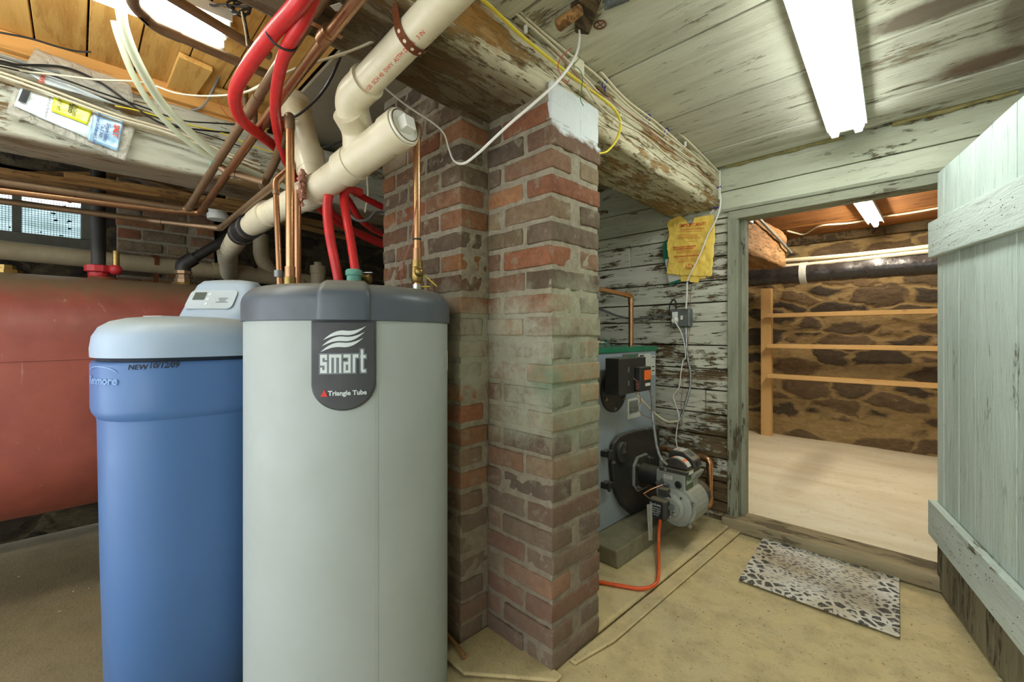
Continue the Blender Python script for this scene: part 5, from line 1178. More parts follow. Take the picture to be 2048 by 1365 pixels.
# motor on the far side
m = MB(); m.lathe([(0.078, 0), (0.078, 0.07), (0.07, 0.10), (0.03, 0.115)], (cxs, hy1, czs + 0.0), YA, 32); m.build('motor', M_burner_dark, burner, smooth=True, angle=40)
m = MB(); m.prism([(hx1 - 0.06, hy0 + 0.02, hz0 - 0.05), (hx1 - 0.02, hy0 + 0.02, hz0 - 0.055), (hx1 + 0.045, hy0 + 0.02, hz0 + 0.03), (hx1 + 0.045, hy0 + 0.02, hz0 + 0.06)], YA, 0.03); m.build('housing_foot', M_burner, burner, bevel=0.002)
# copper loop, red drain tap behind the burner
q0 = Vector((hx0 - 0.04, hy1 + 0.17, fz + 0.075))
pipe('copper_pipe', 'copper return pipe elbowing down behind the oil burner', [Vector((BX - 0.1, 2.40, fz + 0.075)), Vector((hx1 - 0.02, 2.40, fz + 0.06)), Vector((hx1 - 0.02, 2.40, 0.13)), Vector((BX - 0.1, 2.42, 0.12))], 0.016, M_copper_new)
vq = P(1397, 1022, 2.24)
dv = thing('drain_valve', 'small red hand wheel of the drain tap behind the burner', 'valve', vq)
m = MB(); m.lathe([(0.006, -0.03), (0.006, 0.0)], vq, (0.5, -0.5, 0.3), 10); m.build('stem', M_brass, dv)
m = MB()
for k in range(24):
    pass
cw = [vq + Vector((0.7, 0.7, 0)) .normalized() * 0.017 * math.cos(a) * (1 + 0.15 * math.cos(5 * a)) + Vector((0.2, -0.2, 0.9)).normalized() * 0.022 * math.sin(a) * (1 + 0.15 * math.cos(5 * a)) for a in [2 * math.pi * k / 30 for k in range(31)]]
m.tube(cw, 0.0055, 8, caps=False); m.tube([cw[0], cw[15]], 0.004, 6); m.tube([cw[8], cw[23]], 0.004, 6); m.build('hand_wheel', M_redpaint, dv, smooth=True)
# orange oil hose
oz = [Vector((px_ - 0.01, hy0 - 0.075, czs - 0.05)), P(1318, 1065, 2.07), P(1317, 1100, 2.0), P(1317, 1150, 1.842), onZ(1308, 1171, 0.033), onZ(1280, 1178, 0.031), onZ(1240, 1172, 0.031), onZ(1195, 1164, 0.031), onZ(1130, 1150, 0.031)]
cable('oil_hose', 'orange oil hose dropping from the burner and running along the floor', 'hose', oz, 0.0072, M_orange, n=12)
m = MB(); a = P(1296, 1010, 2.06); b = P(1299, 1082, 2.03); rr_ = (Vector((1, 1, 0)).normalized())
m.add([a - rr_ * 0.006, a + rr_ * 0.02, b + rr_ * 0.014, b - rr_ * 0.004, a + rr_ * 0.008 - XA * 0.008, b + rr_ * 0.006 + YA * 0.008], [(0, 4, 5, 3), (4, 1, 2, 5)]); tag(m.build('plastic_tag_sleeve', M_film), 'clear plastic sleeve hanging beneath the burner', 'plastic sleeve')
# things on the boiler top
for k, (px, d) in enumerate(((1209, 2.33), (1200, 2.3))):
    q = P(px, 690, d); q.z = bz1 + 0.001; m = MB()
    m.lathe([(0.03, 0), (0.031, 0.014), (0.024, 0.03), (0.012, 0.038), (0.001, 0.04)], q, n=20); tag(m.build('clear_lamp_cover', M_glass, smooth=True), ['clear ribbed plastic cup on the boiler top, the right one', 'clear ribbed plastic cup on the boiler top nearest the brick pier'][k], 'cup', 'clear cups on the boiler')
pc1 = P(1264, 700, 2.42); pb = P(1262, 592, 2.42); pa_ = P(1195, 578, 2.3); pe = P(1120, 566, 2.12)
pipe('copper_pipe', 'bright copper pipe rising from the boiler top and elbowing left behind the pier', [Vector((pb.x, pb.y, bz1)), Vector((pb.x, pb.y, pb.z)), pa_, pe], 0.0135, M_copper_new)

# ================================================================ ELECTRICS ON THE BOARD WALL
ebx = onY(1360, 636, WY - 0.05)
eb = thing('junction_box', 'grey steel outlet box on the board wall above the burner', 'electrical box', ebx - Z * 0.05)
m = MB(); m.box(ebx.x - 0.056, ebx.x + 0.056, WY - 0.052, WY - 0.002, ebx.z - 0.052, ebx.z + 0.052); m.build('box', M_galv, eb, bevel=0.006, seg=3)
for (a, b) in ((-0.045, 0.042), (0.045, -0.042), (0.045, 0.042), (-0.045, -0.042)):
    m = MB(); m.lathe([(0.006, 0), (0.005, 0.003)], (ebx.x + a, WY - 0.052, ebx.z + b), -YA, 10); m.build('cover_screw', M_chrome, eb)
m = MB(); m.box(ebx.x + 0.006, ebx.x + 0.018, WY - 0.06, WY - 0.052, ebx.z - 0.012, ebx.z + 0.012); m.build('switch_toggle', M_wire_w, eb, bevel=0.002)
m = MB(); m.box(ebx.x - 0.046, ebx.x - 0.012, WY - 0.056, WY - 0.052, ebx.z - 0.035, ebx.z + 0.035); m.build('outlet', M_socket, eb, bevel=0.002)
m = MB(); m.lathe([(0.019, 0), (0.019, 0.012), (0.012, 0.03)], (ebx.x - 0.026, WY - 0.056, ebx.z - 0.012), (0.1, -1, -0.15), 16); tag(m.build('power_plug', M_wire_w, smooth=True, angle=40), 'white plug in the grey outlet box', 'plug')
wy_ = WY - 0.016
def wc(name, label, cat, pxs, r, mat, Y=None, **k): return cable(name, label, cat, [onY(x, y, (Y or wy_) if len(q) < 1 else (Y or wy_) - q[0]) for x, y, *q in pxs], r, mat, **k)
wc('armored_cable', 'steel flexible conduit sagging from the outlet box left to the pier', 'cable', [(1345, 628), (1310, 633), (1270, 638), (1235, 632), (1198, 618), (1140, 602)], 0.006, M_armor, corr=0.22)
wc('black_cable', 'short black cable looping over the grey outlet box', 'cable', [(1338, 632, 0.02), (1340, 610, 0.03), (1347, 600, 0.035), (1352, 606, 0.035), (1352, 622, 0.03)], 0.004, M_wire_b)
wc('power_lead', 'white appliance cord hanging from the plug, kinked toward the burner', 'cable', [(1350, 644, 0.08), (1362, 665, 0.06), (1369, 690, 0.03), (1371, 715, 0.02), (1366, 722, 0.02), (1362, 745, 0.02), (1358, 775, 0.02), (1347, 792, 0.02), (1352, 812, 0.02), (1358, 832, 0.02), (1355, 850, 0.02), (1352, 880, 0.03), (1357, 905, 0.06)], 0.0035, M_wire_w, k=5)
wc('armored_cable', 'steel flexible conduit dropping from the outlet box and curving to the relay', 'cable', [(1372, 655), (1373, 690), (1376, 720), (1381, 745), (1380, 775), (1372, 805), (1362, 835), (1356, 843, 0.02)], 0.006, M_armor, corr=0.22)
cable('cream_cable', 'cream cable from the conduit end sweeping up to the relay box', 'cable', [onY(1356, 843, WY - 0.04), P(1335, 844, 2.42), P(1310, 828, 2.35), P(1290, 808, 2.25), P(1272, 788, 2.18)], 0.006, M_wire)
cable('armored_cable', 'steel flexible conduit with black ends from the relay box to the burner lid', 'cable', [P(1299, 777, 2.2), P(1304, 795, 2.22), P(1305, 830, 2.25), P(1310, 870, 2.2), P(1314, 895, 2.15), P(1322, 918, 2.1), P(1334, 930, 2.1)], 0.0065, M_armor, corr=0.2)
wc('thin_wire', 'thin brown-pink wire straying down the board wall', 'wire', [(1383, 570), (1381, 600), (1380, 650), (1377, 680), (1374, 700), (1375, 730), (1367, 745), (1365, 780), (1362, 810), (1364, 845), (1360, 854), (1345, 858)], 0.0016, M_wire_br, k=5)
wp = [P(1250, 731, 2.08), P(1256, 745, 2.07), P(1272, 762, 2.07)]; wp = smooth(wp, 6); co = P(1275, 770, 2.07)
for k in range(45): w_ = k * 2 * math.pi / 9; wp.append(co + Vector((math.cos(w_) * 0.009, math.sin(w_) * 0.009, 0.015 - k * 0.0008)))
wp += smooth([P(1279, 790, 2.08), P(1281, 800, 2.1), P(1278, 820, 2.12), P(1290, 833, 2.2), P(1310, 840, 2.3), P(1335, 857, 2.4), P(1345, 858, 2.46)], 6)
tag(tb('sensor_wire', wp, 0.0018, M_wire_br, None, 6), 'coiled pinkish wire hanging in front of the black relay box', 'wire')
wc('white_cable', 'pair of white cables running down the board wall past the yellow pouch', 'cable', [(1440, 342), (1440, 378), (1441, 410), (1432, 440), (1416, 470), (1400, 510), (1385, 540), (1375, 562), (1374, 590), (1372, 618)], 0.0065, M_wire_w, Y=WY - 0.062, k=6, squash=0.6)
wc('white_cable', 'white cable branching behind the yellow pouch at the beam end', 'cable', [(1437, 375), (1438, 395), (1430, 415), (1420, 428)], 0.005, M_wire_w, Y=WY - 0.022, k=6)
for (x, y) in ((1438, 375), (1431, 416), (1375, 564)):
    q = onY(x, y, WY - 0.06); m = MB(); m.tube([q + Vector((math.cos(a) * 0.0115, math.sin(a) * 0.009, 0)) for a in [2 * math.pi * k / 12 for k in range(13)]], 0.002, 6, caps=False)
    m.tube([q + Vector((0.008, -0.008, 0)), q + Vector((0.018, -0.014, 0.004))], 0.0015, 6)
    tag(m.build('cable_tie', M_blue_tie, smooth=True), {375: 'blue twist tie on the cables at the beam end', 416: 'blue twist tie just above the yellow pouch', 564: 'blue twist tie just below the yellow pouch'}[y], 'twist tie', 'blue twist ties')
# the yellow pouch of manuals
pY = WY - 0.03; pouch = thing('manual_pouch', 'crumpled yellow plastic pouch of manuals nailed under the beam end', 'pouch', onY(1382, 555, pY))
ol = [(1334, 446), (1345, 438), (1360, 432), (1370, 437), (1374, 444), (1380, 452), (1386, 446), (1390, 436), (1410, 432), (1427, 429), (1430, 445), (1429, 500), (1424, 553), (1400, 553), (1360, 551), (1334, 548), (1338, 520), (1335, 490), (1339, 470)]
P2 = [onY(x, y, pY) for x, y in ol]
m = MB(); nU, nV = 64, 76
x0_, x1_, z0_, z1_ = min(p.x for p in P2), max(p.x for p in P2), min(p.z for p in P2), max(p.z for p in P2)
def inside(x, z):
    c_ = False; n_ = len(P2)
    for i in range(n_):
        a, b = P2[i], P2[(i + 1) % n_]
        if (a.z > z) != (b.z > z) and x < (b.x - a.x) * (z - a.z) / (b.z - a.z) + a.x: c_ = not c_
    return c_
gr = {}
def gp(i, j):
    if (i, j) not in gr:
        x = x0_ + (x1_ - x0_) * i / nU; z = z0_ + (z1_ - z0_) * j / nV
        gr[(i, j)] = len(m.v); m.v.append(Vector((x, pY - 0.008 - 0.0042 * (mnoise.noise(Vector((x * 28, 2, z * 28))) + 0.5 * mnoise.noise(Vector((x * 70, 7, z * 60)))), z)))
    return gr[(i, j)]
for i in range(nU):
    for j in range(nV):
        if inside(x0_ + (x1_ - x0_) * (i + .5) / nU, z0_ + (z1_ - z0_) * (j + .5) / nV):
            m.f.append([gp(i, j), gp(i + 1, j), gp(i + 1, j + 1), gp(i, j + 1)]); m.col.append(white); m.mi.append(0)
po = m.build('pouch_front', M_bag, pouch, smooth=True, angle=80)
md = po.modifiers.new('solid', 'SOLIDIFY'); md.thickness = 0.006; md.offset = 1
pn = lambda x, y: onY(x, y, pY - 0.0205)
for k, (tx, x, y, sz, bo) in enumerate((('IMPORTANT!', 1385, 450, 0.026, 0.0004), ('to Installer and Consumer', 1384, 458, 0.0135, 0.0002), ('INSTALLATION, OPERATION', 1368, 494, 0.0105, 0.0005), ('& MAINTENANCE MANUAL', 1366, 498, 0.0095, 0.0005), ("USER'S INFORMATION MANUAL", 1372, 512.5, 0.0105, 0.0005), ('RBI', 1379, 533, 0.022, 0.001))):
    m = MB(); ce = pn(x, y); up = (pn(x, y - 10) - ce).normalized(); ru = (pn(x + 10, y - 0.8) - ce).normalized()
    add_text(m, tx, ce - YA * (0.0012 if tx == 'RBI' else 0), ru, up, -YA, sz, 0.0, bo); m.build('pouch_lettering', M_bag if tx == 'RBI' else M_ink_red, po)
m = MB(); ce = pn(1379, 533); m.prism([ce + Vector((0.021 * math.cos(a), 0, 0.012 * math.sin(a))) for a in [2 * math.pi * k / 28 for k in range(28)]], -YA, 0.0006); m.build('pouch_oval', M_ink_red, po)
m = MB()
for (y0, n_, x0, x1) in ((464, 1, 1352, 1408), (470, 4, 1355, 1402), (484, 1, 1372, 1395), (502, 3, 1352, 1405), (519, 3, 1352, 1402), (526, 1, 1354, 1372)):
    for k in range(n_):
        y = y0 + k * 2.5; a = pn(x0 + random.uniform(0, 3), y); b = pn(x1 - random.uniform(0, 8), y - 1.0); m.prism([a, b, b + Z * 0.0016, a + Z * 0.0016], -YA, 0.0004)
m.build('pouch_print', M_ink_red, po)
m = MB(); m.prism([onY(x, y, pY + 0.012) for x, y in ((1326, 490), (1334, 480), (1345, 500), (1372, 560), (1340, 570), (1328, 520))], -YA, 0.004); m.build('green_folder', M_greenfolder, pouch)
m = MB(); m.prism([onY(x, y, pY + 0.006) for x, y in ((1330, 520), (1345, 515), (1370, 556), (1338, 566))], -YA, 0.003); m.build('white_sheet', M_paper, pouch)
m = MB(); m.prism([onY(x, y, pY + 0.003) for x, y in ((1360, 545), (1412, 545), (1412, 557), (1399, 558), (1397, 566), (1362, 563))], -YA, 0.003); m.build('pouch_flap', M_bag, pouch)

# ================================================================ CABLES
def cb(label, pts, r, mat, nm='cable', cat='cable', group=None, sq=None, k=8): return cable(nm, label, cat, pp(pts), r, mat, group, k, sq)
bx = -0.895
def onbeam(lst, lift=0.0): return [onX(x - 3, y + 9, bx + lift + 0.012) for x, y in lst]
cable('yellow_cable', 'yellow cable along the big beam looping down over the pier top', 'cable', onbeam([(930, -40), (985, 5), (1055, 70), (1150, 146), (1212, 192), (1235, 215), (1244, 240), (1236, 270), (1218, 293)], 0.016) + [P(1196, 308, 1.52), P(1185, 312, 1.62)], 0.0058, M_wire_y, squash=0.6, n=10)
BU = [[(985, -30), (1040, 22), (1110, 85), (1165, 140), (1230, 205), (1300, 250), (1370, 300), (1440, 345)], [(1000, -30), (1060, 30), (1130, 90), (1200, 145), (1262, 205), (1335, 262), (1400, 312), (1440, 350)],
      [(1030, -30), (1080, 12), (1140, 65), (1200, 130), (1255, 190), (1320, 240), (1370, 285), (1432, 335)], [(1050, -25), (1110, 30), (1180, 90), (1250, 160), (1310, 215), (1375, 270), (1440, 335)],
      [(1165, 145), (1195, 195), (1240, 235), (1290, 262), (1340, 305), (1400, 345), (1436, 372)]]
for k, l in enumerate(BU):
    cable('house_cable', ['cream cable lowest in the bundle along the beam top', 'cream cable second in the bundle on the big beam', 'cream cable tight against the ceiling boards beside the beam', 'thicker cream cable crossing the beam bundle', 'short cream cable leaving the bundle at the small box on the beam'][k], 'cable', onbeam(l, 0.012 + 0.006 * (k % 3)), (0.0045, 0.0045, 0.005, 0.0058, 0.004)[k], M_wire, 'cream cables along the big beam', 6, 0.6)
cable('thin_wire', 'thin mauve wire pair along the lower side of the beam bundle', 'wire', onbeam([(1110, 90), (1175, 160), (1225, 192), (1290, 240), (1340, 288), (1390, 325), (1438, 365)], 0.02), 0.0018, M_wire_br, k=6)
for (x, y) in ((1209, 168), (1297, 236), (1333, 263), (1033, 14)):
    q = onX(x, y, bx + 0.014); m = MB(); m.tube([q + Vector((math.cos(a) * 0.010, 0, math.sin(a) * 0.014)) for a in [2 * math.pi * k / 12 for k in range(13)]], 0.0018, 6, caps=False); m.tube([q - Z * 0.014, q - Z * 0.026 + YA * 0.004], 0.002, 6)
    tag(m.build('cable_tie', M_blue_tie, smooth=True), {1209: 'blue twist tie on the beam cables nearest the small box', 1297: 'blue twist tie midway along the beam cables', 1333: 'blue twist tie on the beam cables nearest the far wall', 1033: 'blue twist tie on the beam cables at the top edge'}[x], 'twist tie', 'blue twist ties')
for k, (x, y) in enumerate(((1052, 58), (1056, 6), (1240, 226), (1253, 184), (1371, 288))):
    q = onX(x, y, bx + 0.018); m = MB(); m.box(q.x - 0.006, q.x + 0.004, q.y - 0.005, q.y + 0.005, q.z - 0.012, q.z + 0.012)
    tag(m.build('cable_staple', M_wire_w, bevel=0.003, seg=3), ['white staple holding the yellow cable above the pier', 'white staple on the beam bundle at the top edge', 'white staple at the lowest bend of the yellow cable', 'white staple on the bundle past the small box', 'white staple on the bundle near the far wall'][k], 'cable staple', 'white cable staples')
q = onX(1158, 130, bx + 0.03); m = MB(); m.box(bx - 0.002, bx + 0.034, q.y - 0.028, q.y + 0.026, q.z - 0.028, q.z + 0.022); tag(m.build('wall_box', M_wire, bevel=0.003), 'small cream connection box on the side of the big beam', 'connection box')
cable('thin_wire', 'thin loose green wire dangling from the cream box on the beam', 'wire', onbeam([(1163, 105), (1158, 112), (1150, 122), (1160, 128), (1168, 145), (1166, 170), (1164, 190), (1170, 203)], 0.04), 0.0013, M_wire_gr, k=6)
cable('thin_wire', 'thin loose red wire dangling from the cream box on the beam', 'wire', onbeam([(1146, 87), (1130, 100), (1119, 120), (1124, 140), (1135, 158), (1142, 150)], 0.04), 0.0013, M_wire_red, k=6)
cb('white cable hanging from the ceiling hole, sagging in front of the brick pier', [(1156, 40, 1.30), (1159, 75, 1.29), (1152, 110, 1.27), (1130, 145, 1.25), (1100, 178, 1.22), (1062, 212, 1.22), (1022, 246, 1.24), (985, 280, 1.27), (955, 308, 1.30), (928, 327, 1.33), (908, 322, 1.36), (897, 296, 1.38), (888, 268, 1.4), (868, 248, 1.42), (835, 226, 1.42), (805, 205, 1.40), (770, 176, 1.36)], 0.0042, M_wire_w, 'white_cable', sq=0.65)
cb('cream cable swagged across from the big drain pipe to the left edge', [(845, 20, 1.12), (800, 48, 1.12), (755, 78, 1.14), (700, 102, 1.18), (640, 122, 1.24), (590, 138, 1.3), (545, 160, 1.34), (505, 180, 1.4), (460, 190, 1.46), (400, 192, 1.52), (350, 186, 1.5), (310, 172, 1.5), (270, 163, 1.5), (200, 160, 1.48), (130, 152, 1.46), (60, 144, 1.44), (0, 136, 1.42), (-60, 128, 1.4)], 0.0045, M_wire, 'cream_cable', sq=0.7)
cb('second thinner cream cable following the swagged one', [(845, 24, 1.13), (760, 82, 1.16), (690, 108, 1.22), (620, 128, 1.3), (560, 150, 1.36), (520, 170, 1.45), (490, 186, 1.55)], 0.003, M_wire, 'cream_cable')
cb('black cable drooping from the beam past the copper pipes to the closet bend', [(752, -20, 1.1), (738, 30, 1.1), (715, 75, 1.14), (698, 92, 1.18), (684, 105, 1.24), (676, 125, 1.3), (660, 160, 1.34), (640, 190, 1.38), (615, 215, 1.42), (590, 233, 1.45), (560, 236, 1.45)], 0.0045, M_wire_b, 'black_cable')
cb('grey cable running along the beam underside above the black one', [(795, -15, 1.08), (765, 30, 1.1), (735, 75, 1.14), (720, 98, 1.18), (708, 108, 1.2), (704, 106, 1.22)], 0.0042, M_wire_g, 'grey_cable', sq=0.6)
cb('flat yellow cable curling at the beam edge near the copper clamps', [(770, -20, 1.1), (745, 15, 1.11), (722, 52, 1.13), (700, 78, 1.16), (684, 92, 1.18), (668, 90, 1.22)], 0.0075, M_wire_y, 'yellow_cable', sq=0.4)
cb('light strap-like cable behind the white soil pipe by the brick corner', [(737, 338, 2.3), (735, 360, 2.3), (736, 390, 2.3), (730, 425, 2.3)], 0.006, M_wire, 'cream_cable')
cb('grey cable looping behind the red drop tubes', [(700, 430, 1.9), (715, 441, 1.92), (735, 440, 1.95), (752, 425, 2.0), (775, 425, 2.05)], 0.006, M_wire_g, 'grey_cable')
cb('thin black cable behind the soil pipe running to the brick corner', [(600, 300, 1.85), (645, 296, 1.85), (690, 280, 1.85)], 0.004, M_wire_b, 'black_cable')
cb('grey cable curling over the golden planks to the left timber', [(478, 82, 1.6), (462, 110, 1.62), (445, 140, 1.66), (430, 170, 1.72), (412, 205, 1.78), (395, 218, 1.8), (360, 222, 1.8)], 0.004, M_wire_g, 'grey_cable')
cb('black cable along the orange trim at the upper left', [(-40, 58, 1.35), (0, 65, 1.36), (60, 77, 1.4), (110, 92, 1.44), (150, 102, 1.48), (182, 104, 1.5)], 0.0032, M_wire_b, 'black_cable')
lt = lambda lst, lift: [onX(x, y, -2.19 + lift) for x, y in lst]
for k, (l, r, mt, lab) in enumerate((
    ([(-50, 100), (0, 113), (60, 130), (120, 146)], 0.006, M_wire_g, 'short grey pipe-like cable on the timber at the left edge'),
    ([(-50, 115), (0, 122), (40, 130), (90, 131), (140, 138), (200, 165), (250, 200), (300, 235), (340, 252), (420, 262), (480, 268)], 0.0055, M_wire_b, 'black cable arching over the hanging plastic wrappers'),
    ([(-50, 120), (0, 127), (100, 150), (200, 185), (280, 212), (360, 240), (420, 246), (500, 250)], 0.004, M_wire_b, 'black cable hidden partly behind the wrappers'),
    ([(-50, 125), (0, 133), (100, 158), (200, 194), (280, 222), (360, 254), (430, 275), (500, 300)], 0.0035, M_wire_b, 'thin black cable just above the flat cable bundle'),
    ([(-50, 132), (0, 145), (80, 172), (160, 202), (240, 232), (310, 252), (380, 275), (450, 305), (520, 330)], 0.0065, M_wire, 'flat cream cable, upper of the bundle on the left timber'),
    ([(-50, 138), (0, 152), (80, 180), (160, 210), (240, 238), (310, 258), (380, 282), (450, 310), (520, 338)], 0.006, M_wire, 'flat cream cable, middle of the bundle on the left timber'),
    ([(-50, 144), (0, 159), (80, 188), (160, 218), (240, 245), (310, 264), (380, 290), (450, 318), (520, 345)], 0.0055, M_pvc_old, 'dusty tan cable, lowest of the bundle on the left timber'),
    ([(230, 212), (270, 220), (320, 234), (380, 250), (440, 265), (500, 290), (560, 310)], 0.004, M_wire_y, 'yellow cable emerging from the bundle beyond the wrappers'),
    ([(430, 190), (450, 225), (470, 245)], 0.0018, M_wire_red, 'thin orange wire crossing the left timber'))):
    cable('timber_cable', lab, 'cable', lt(l, 0.03 + 0.012 * (k % 3)), r, mt, 'cables along the left timber', 6, 0.7)
# hanging black cable hank at the top
kt = P(480, 12, 1.30); pts = []
for k in range(90):
    a = 2 * math.pi * k / 15; pts.append(kt + (Vector((1, 1, 0)).normalized() * math.cos(a) * (0.028 + 0.006 * math.sin(k)) + Z * (math.sin(a) * 0.02 - 0.004) + Vector((-1, 1, 0)).normalized() * 0.012 * math.sin(k * 0.7)))
pts = smooth(pp([(380, -10, 1.3), (420, 10, 1.3), (450, 8, 1.3)]), 4)[:-1] + pts + smooth([P(486, 20, 1.3), P(492, 50, 1.3), P(498, 82, 1.35)], 4)
tag(tb('cable_hank', pts, 0.003, M_wire_b, None, 6), 'bundled black cable hank hanging at the top above the brown pipes', 'cable')
cb('frayed white string hanging from the black cable hank', [(482, 18, 1.29), (486, 40, 1.29), (490, 60, 1.29), (494, 92, 1.3)], 0.0022, M_wire, 'string', 'string')

# ================================================================ PLASTIC WRAPPERS TUCKED BEHIND THE CABLES
def sheet(nm, mat, parent, corners, X, nu, nv, amp, sd=0.0):
    a, b, c2, d2 = [onX(x, y, X) for x, y in corners]; m = MB(); vs = []
    for j in range(nv + 1):
        for i in range(nu + 1):
            p = (a * (1 - i / nu) + b * i / nu) * (1 - j / nv) + (d2 * (1 - i / nu) + c2 * i / nu) * j / nv
            p = p + XA * (amp * mnoise.fractal(p * 22 + Vector((sd, 0, 0)), 1, 2, 3)); vs.append(p)
    m.add(vs, [(j * (nu + 1) + i, j * (nu + 1) + i + 1, (j + 1) * (nu + 1) + i + 1, (j + 1) * (nu + 1) + i) for j in range(nv) for i in range(nu)])
    o = m.build(nm, mat, parent, smooth=True, angle=80); o.modifiers.new('s', 'SOLIDIFY').thickness = 0.0006; return o
M_wrap = plain('wrapper_white', c(206, 214, 210), c(176, 198, 214), 0.22, scale=9, spec=0.7, bump=0.7, bscale=28, amt=0.9)
M_wrap_y = plain('wrapper_yellow', c(214, 218, 40), c(196, 200, 36), 0.25, spec=0.7)
M_wrap_b = plain('wrapper_blue', c(120, 174, 214), c(180, 208, 222), 0.22, scale=26, spec=0.7, amt=1.0)
w1 = thing('plastic_wrapper', 'printed clear plastic wrapper with yellow band pinned on the left timber', 'wrapper', onX(140, 300, -2.15))
WXp = -2.165
sheet('film', M_film, w1, [(30, 168), (275, 242), (250, 322), (12, 226)], WXp, 30, 12, 0.006)
sheet('printed_sheet', M_wrap, w1, [(42, 172), (250, 236), (236, 304), (28, 212)], WXp + 0.006, 30, 12, 0.004)
sheet('yellow_band', M_wrap_y, w1, [(108, 194), (185, 222), (175, 250), (102, 222)], WXp + 0.0115, 16, 6, 0.003)
sheet('blue_print', M_wrap_b, w1, [(188, 224), (248, 238), (236, 302), (176, 280)], WXp + 0.009, 16, 12, 0.004)
dxv = (onX(140, 250, WXp) - onX(160, 200, WXp)).normalized(); fwd = (onX(240, 285, WXp) - onX(60, 225, WXp)).normalized(); upv = fwd
m = MB()
def wt(tx, x, y, sz, bo=0.0): add_text(m, tx, onX(x, y, WXp + 0.016), -fwd.cross(XA) if (-fwd.cross(XA)).z < 0 else fwd.cross(XA), fwd, XA, sz, 0.001, bo)
wt('Smart Idea', 214, 264, 0.015, 0.0003); wt('To Your', 204, 262, 0.015, 0.0003); wt('Water Softener Use', 194, 256, 0.014, 0.0003)
m.build('lettering', M_ink_blue, w1)
m = MB(); wt('SALT', 232, 262, 0.020, 0.001); m.build('red_lettering', M_ink_red, w1)
m = MB(); wt('Patio', 143, 215, 0.02, 0.0004); wt('Pellets', 150, 222, 0.016); wt('with Rust Remover', 96, 215, 0.010); wt('MORTON' if False else 'NET WT', 118, 208, 0.012)
for k in range(8): 
    a = onX(46 + k * 2.0, 178 + k * 0.6, WXp + 0.014); b = onX(36 + k * 2.0, 202 + k * 0.6, WXp + 0.014); m.prism([a, b, b + YA * 0.002, a + YA * 0.002], XA, 0.0004)
m.build('print', M_ink, w1)['kind'] = 'stuff'
w2 = thing('plastic_wrapper', 'plain clear plastic wrapper fanned out above the printed one', 'wrapper', onX(180, 215, -2.15))
sheet('film', M_film, w2, [(70, 96), (262, 168), (268, 214), (42, 148)], WXp + 0.004, 24, 10, 0.005, 3)
sheet('printed_edge', M_wrap, w2, [(48, 140), (100, 150), (240, 212), (90, 168)], WXp + 0.012, 18, 4, 0.003, 5)
m = MB(); wt('SAVE', 84, 156, 0.017, 0.0006); m.build('red_lettering', M_ink_red, w2)

# ================================================================ CEILING BITS BY THE BEAM
m = MB(); cq = onZ(1200, 50, 1.968); m.tube([cq + Vector((math.cos(a) * 0.017, math.sin(a) * 0.017, 0)) for a in [2 * math.pi * k / 24 for k in range(25)]], 0.0022, 6, caps=False); m.tube([cq - XA * 0.017, cq + XA * 0.017], 0.0014, 5); m.tube([cq - YA * 0.017, cq + YA * 0.017], 0.0014, 5)
tag(m.build('rusty_ring', M_rust, smooth=True), 'small rusty ring plate on the whitewashed ceiling near the beam', 'ring')
sa, sb = onZ(1208, 12, 1.955), onZ(1258, -8, 1.955); pts = []; ax = (sb - sa); ad = ax.normalized(); au = ad.cross(Z).normalized()
for k in range(170): a = 2 * math.pi * k / 10; pts.append(sa + ax * (k / 170) + (au * math.cos(a) + Z * math.sin(a)) * 0.011)
tag(tb('coil_spring', pts, 0.0017, M_galv, None, 6), 'steel coil spring lying against the ceiling at the top edge', 'spring')
m = MB(); m.prism([onZ(x, y, 1.971) for x, y in ((1140, 5), (1172, -15), (1205, -15), (1190, 30), (1178, 62), (1150, 58), (1150, 30))], Z, -0.014)
struct(tag(m.build('ceiling_patch', M_darkwood, bevel=0.004), 'dark broken hole edge in the ceiling boards', 'ceiling'))
m = MB(); a = onZ(1140, 50, 1.95); m.tube([onZ(1118, 50, 1.94), onZ(1160, 20, 1.94)], [0.018, 0.015], 12); tag(m.build('wood_peg', M_lath, smooth=True), 'short broken wooden peg beside the hole in the ceiling', 'peg')
# clamps and tag on the beam underside near the copper pipes
for (x, y, lab) in ((690, 62, 'copper strap clamping the copper pipe to the beam')  ,):
    a = P(652, 70, 1.06); cl = thing('pipe_clamp', lab, 'pipe clamp', a); m = MB(); dd = (B[1] - B[0]).normalized(); m.tube([a - dd * 0.012, a + dd * 0.012], 0.0185, 18); m.build('band', M_copper, cl, smooth=True)
    sd_ = dd.cross(Z).normalized(); m = MB(); m.obox(a - sd_ * 0.04 + Z * 0.012 - dd * 0.008, sd_, dd, Z, 0.08, 0.016, 0.002); m.build('strap_ears', M_copper, cl)
m = MB(); q = P(660, 12, 0.985); m.obox(q, Vector((0.9, 0.43, 0)).normalized(), Vector((-0.43, 0.9, 0)).normalized(), Z, 0.028, 0.018, 0.001); tag(m.build('paper_tag', M_paper), 'small white paper tag stuck beneath the beam end', 'tag')

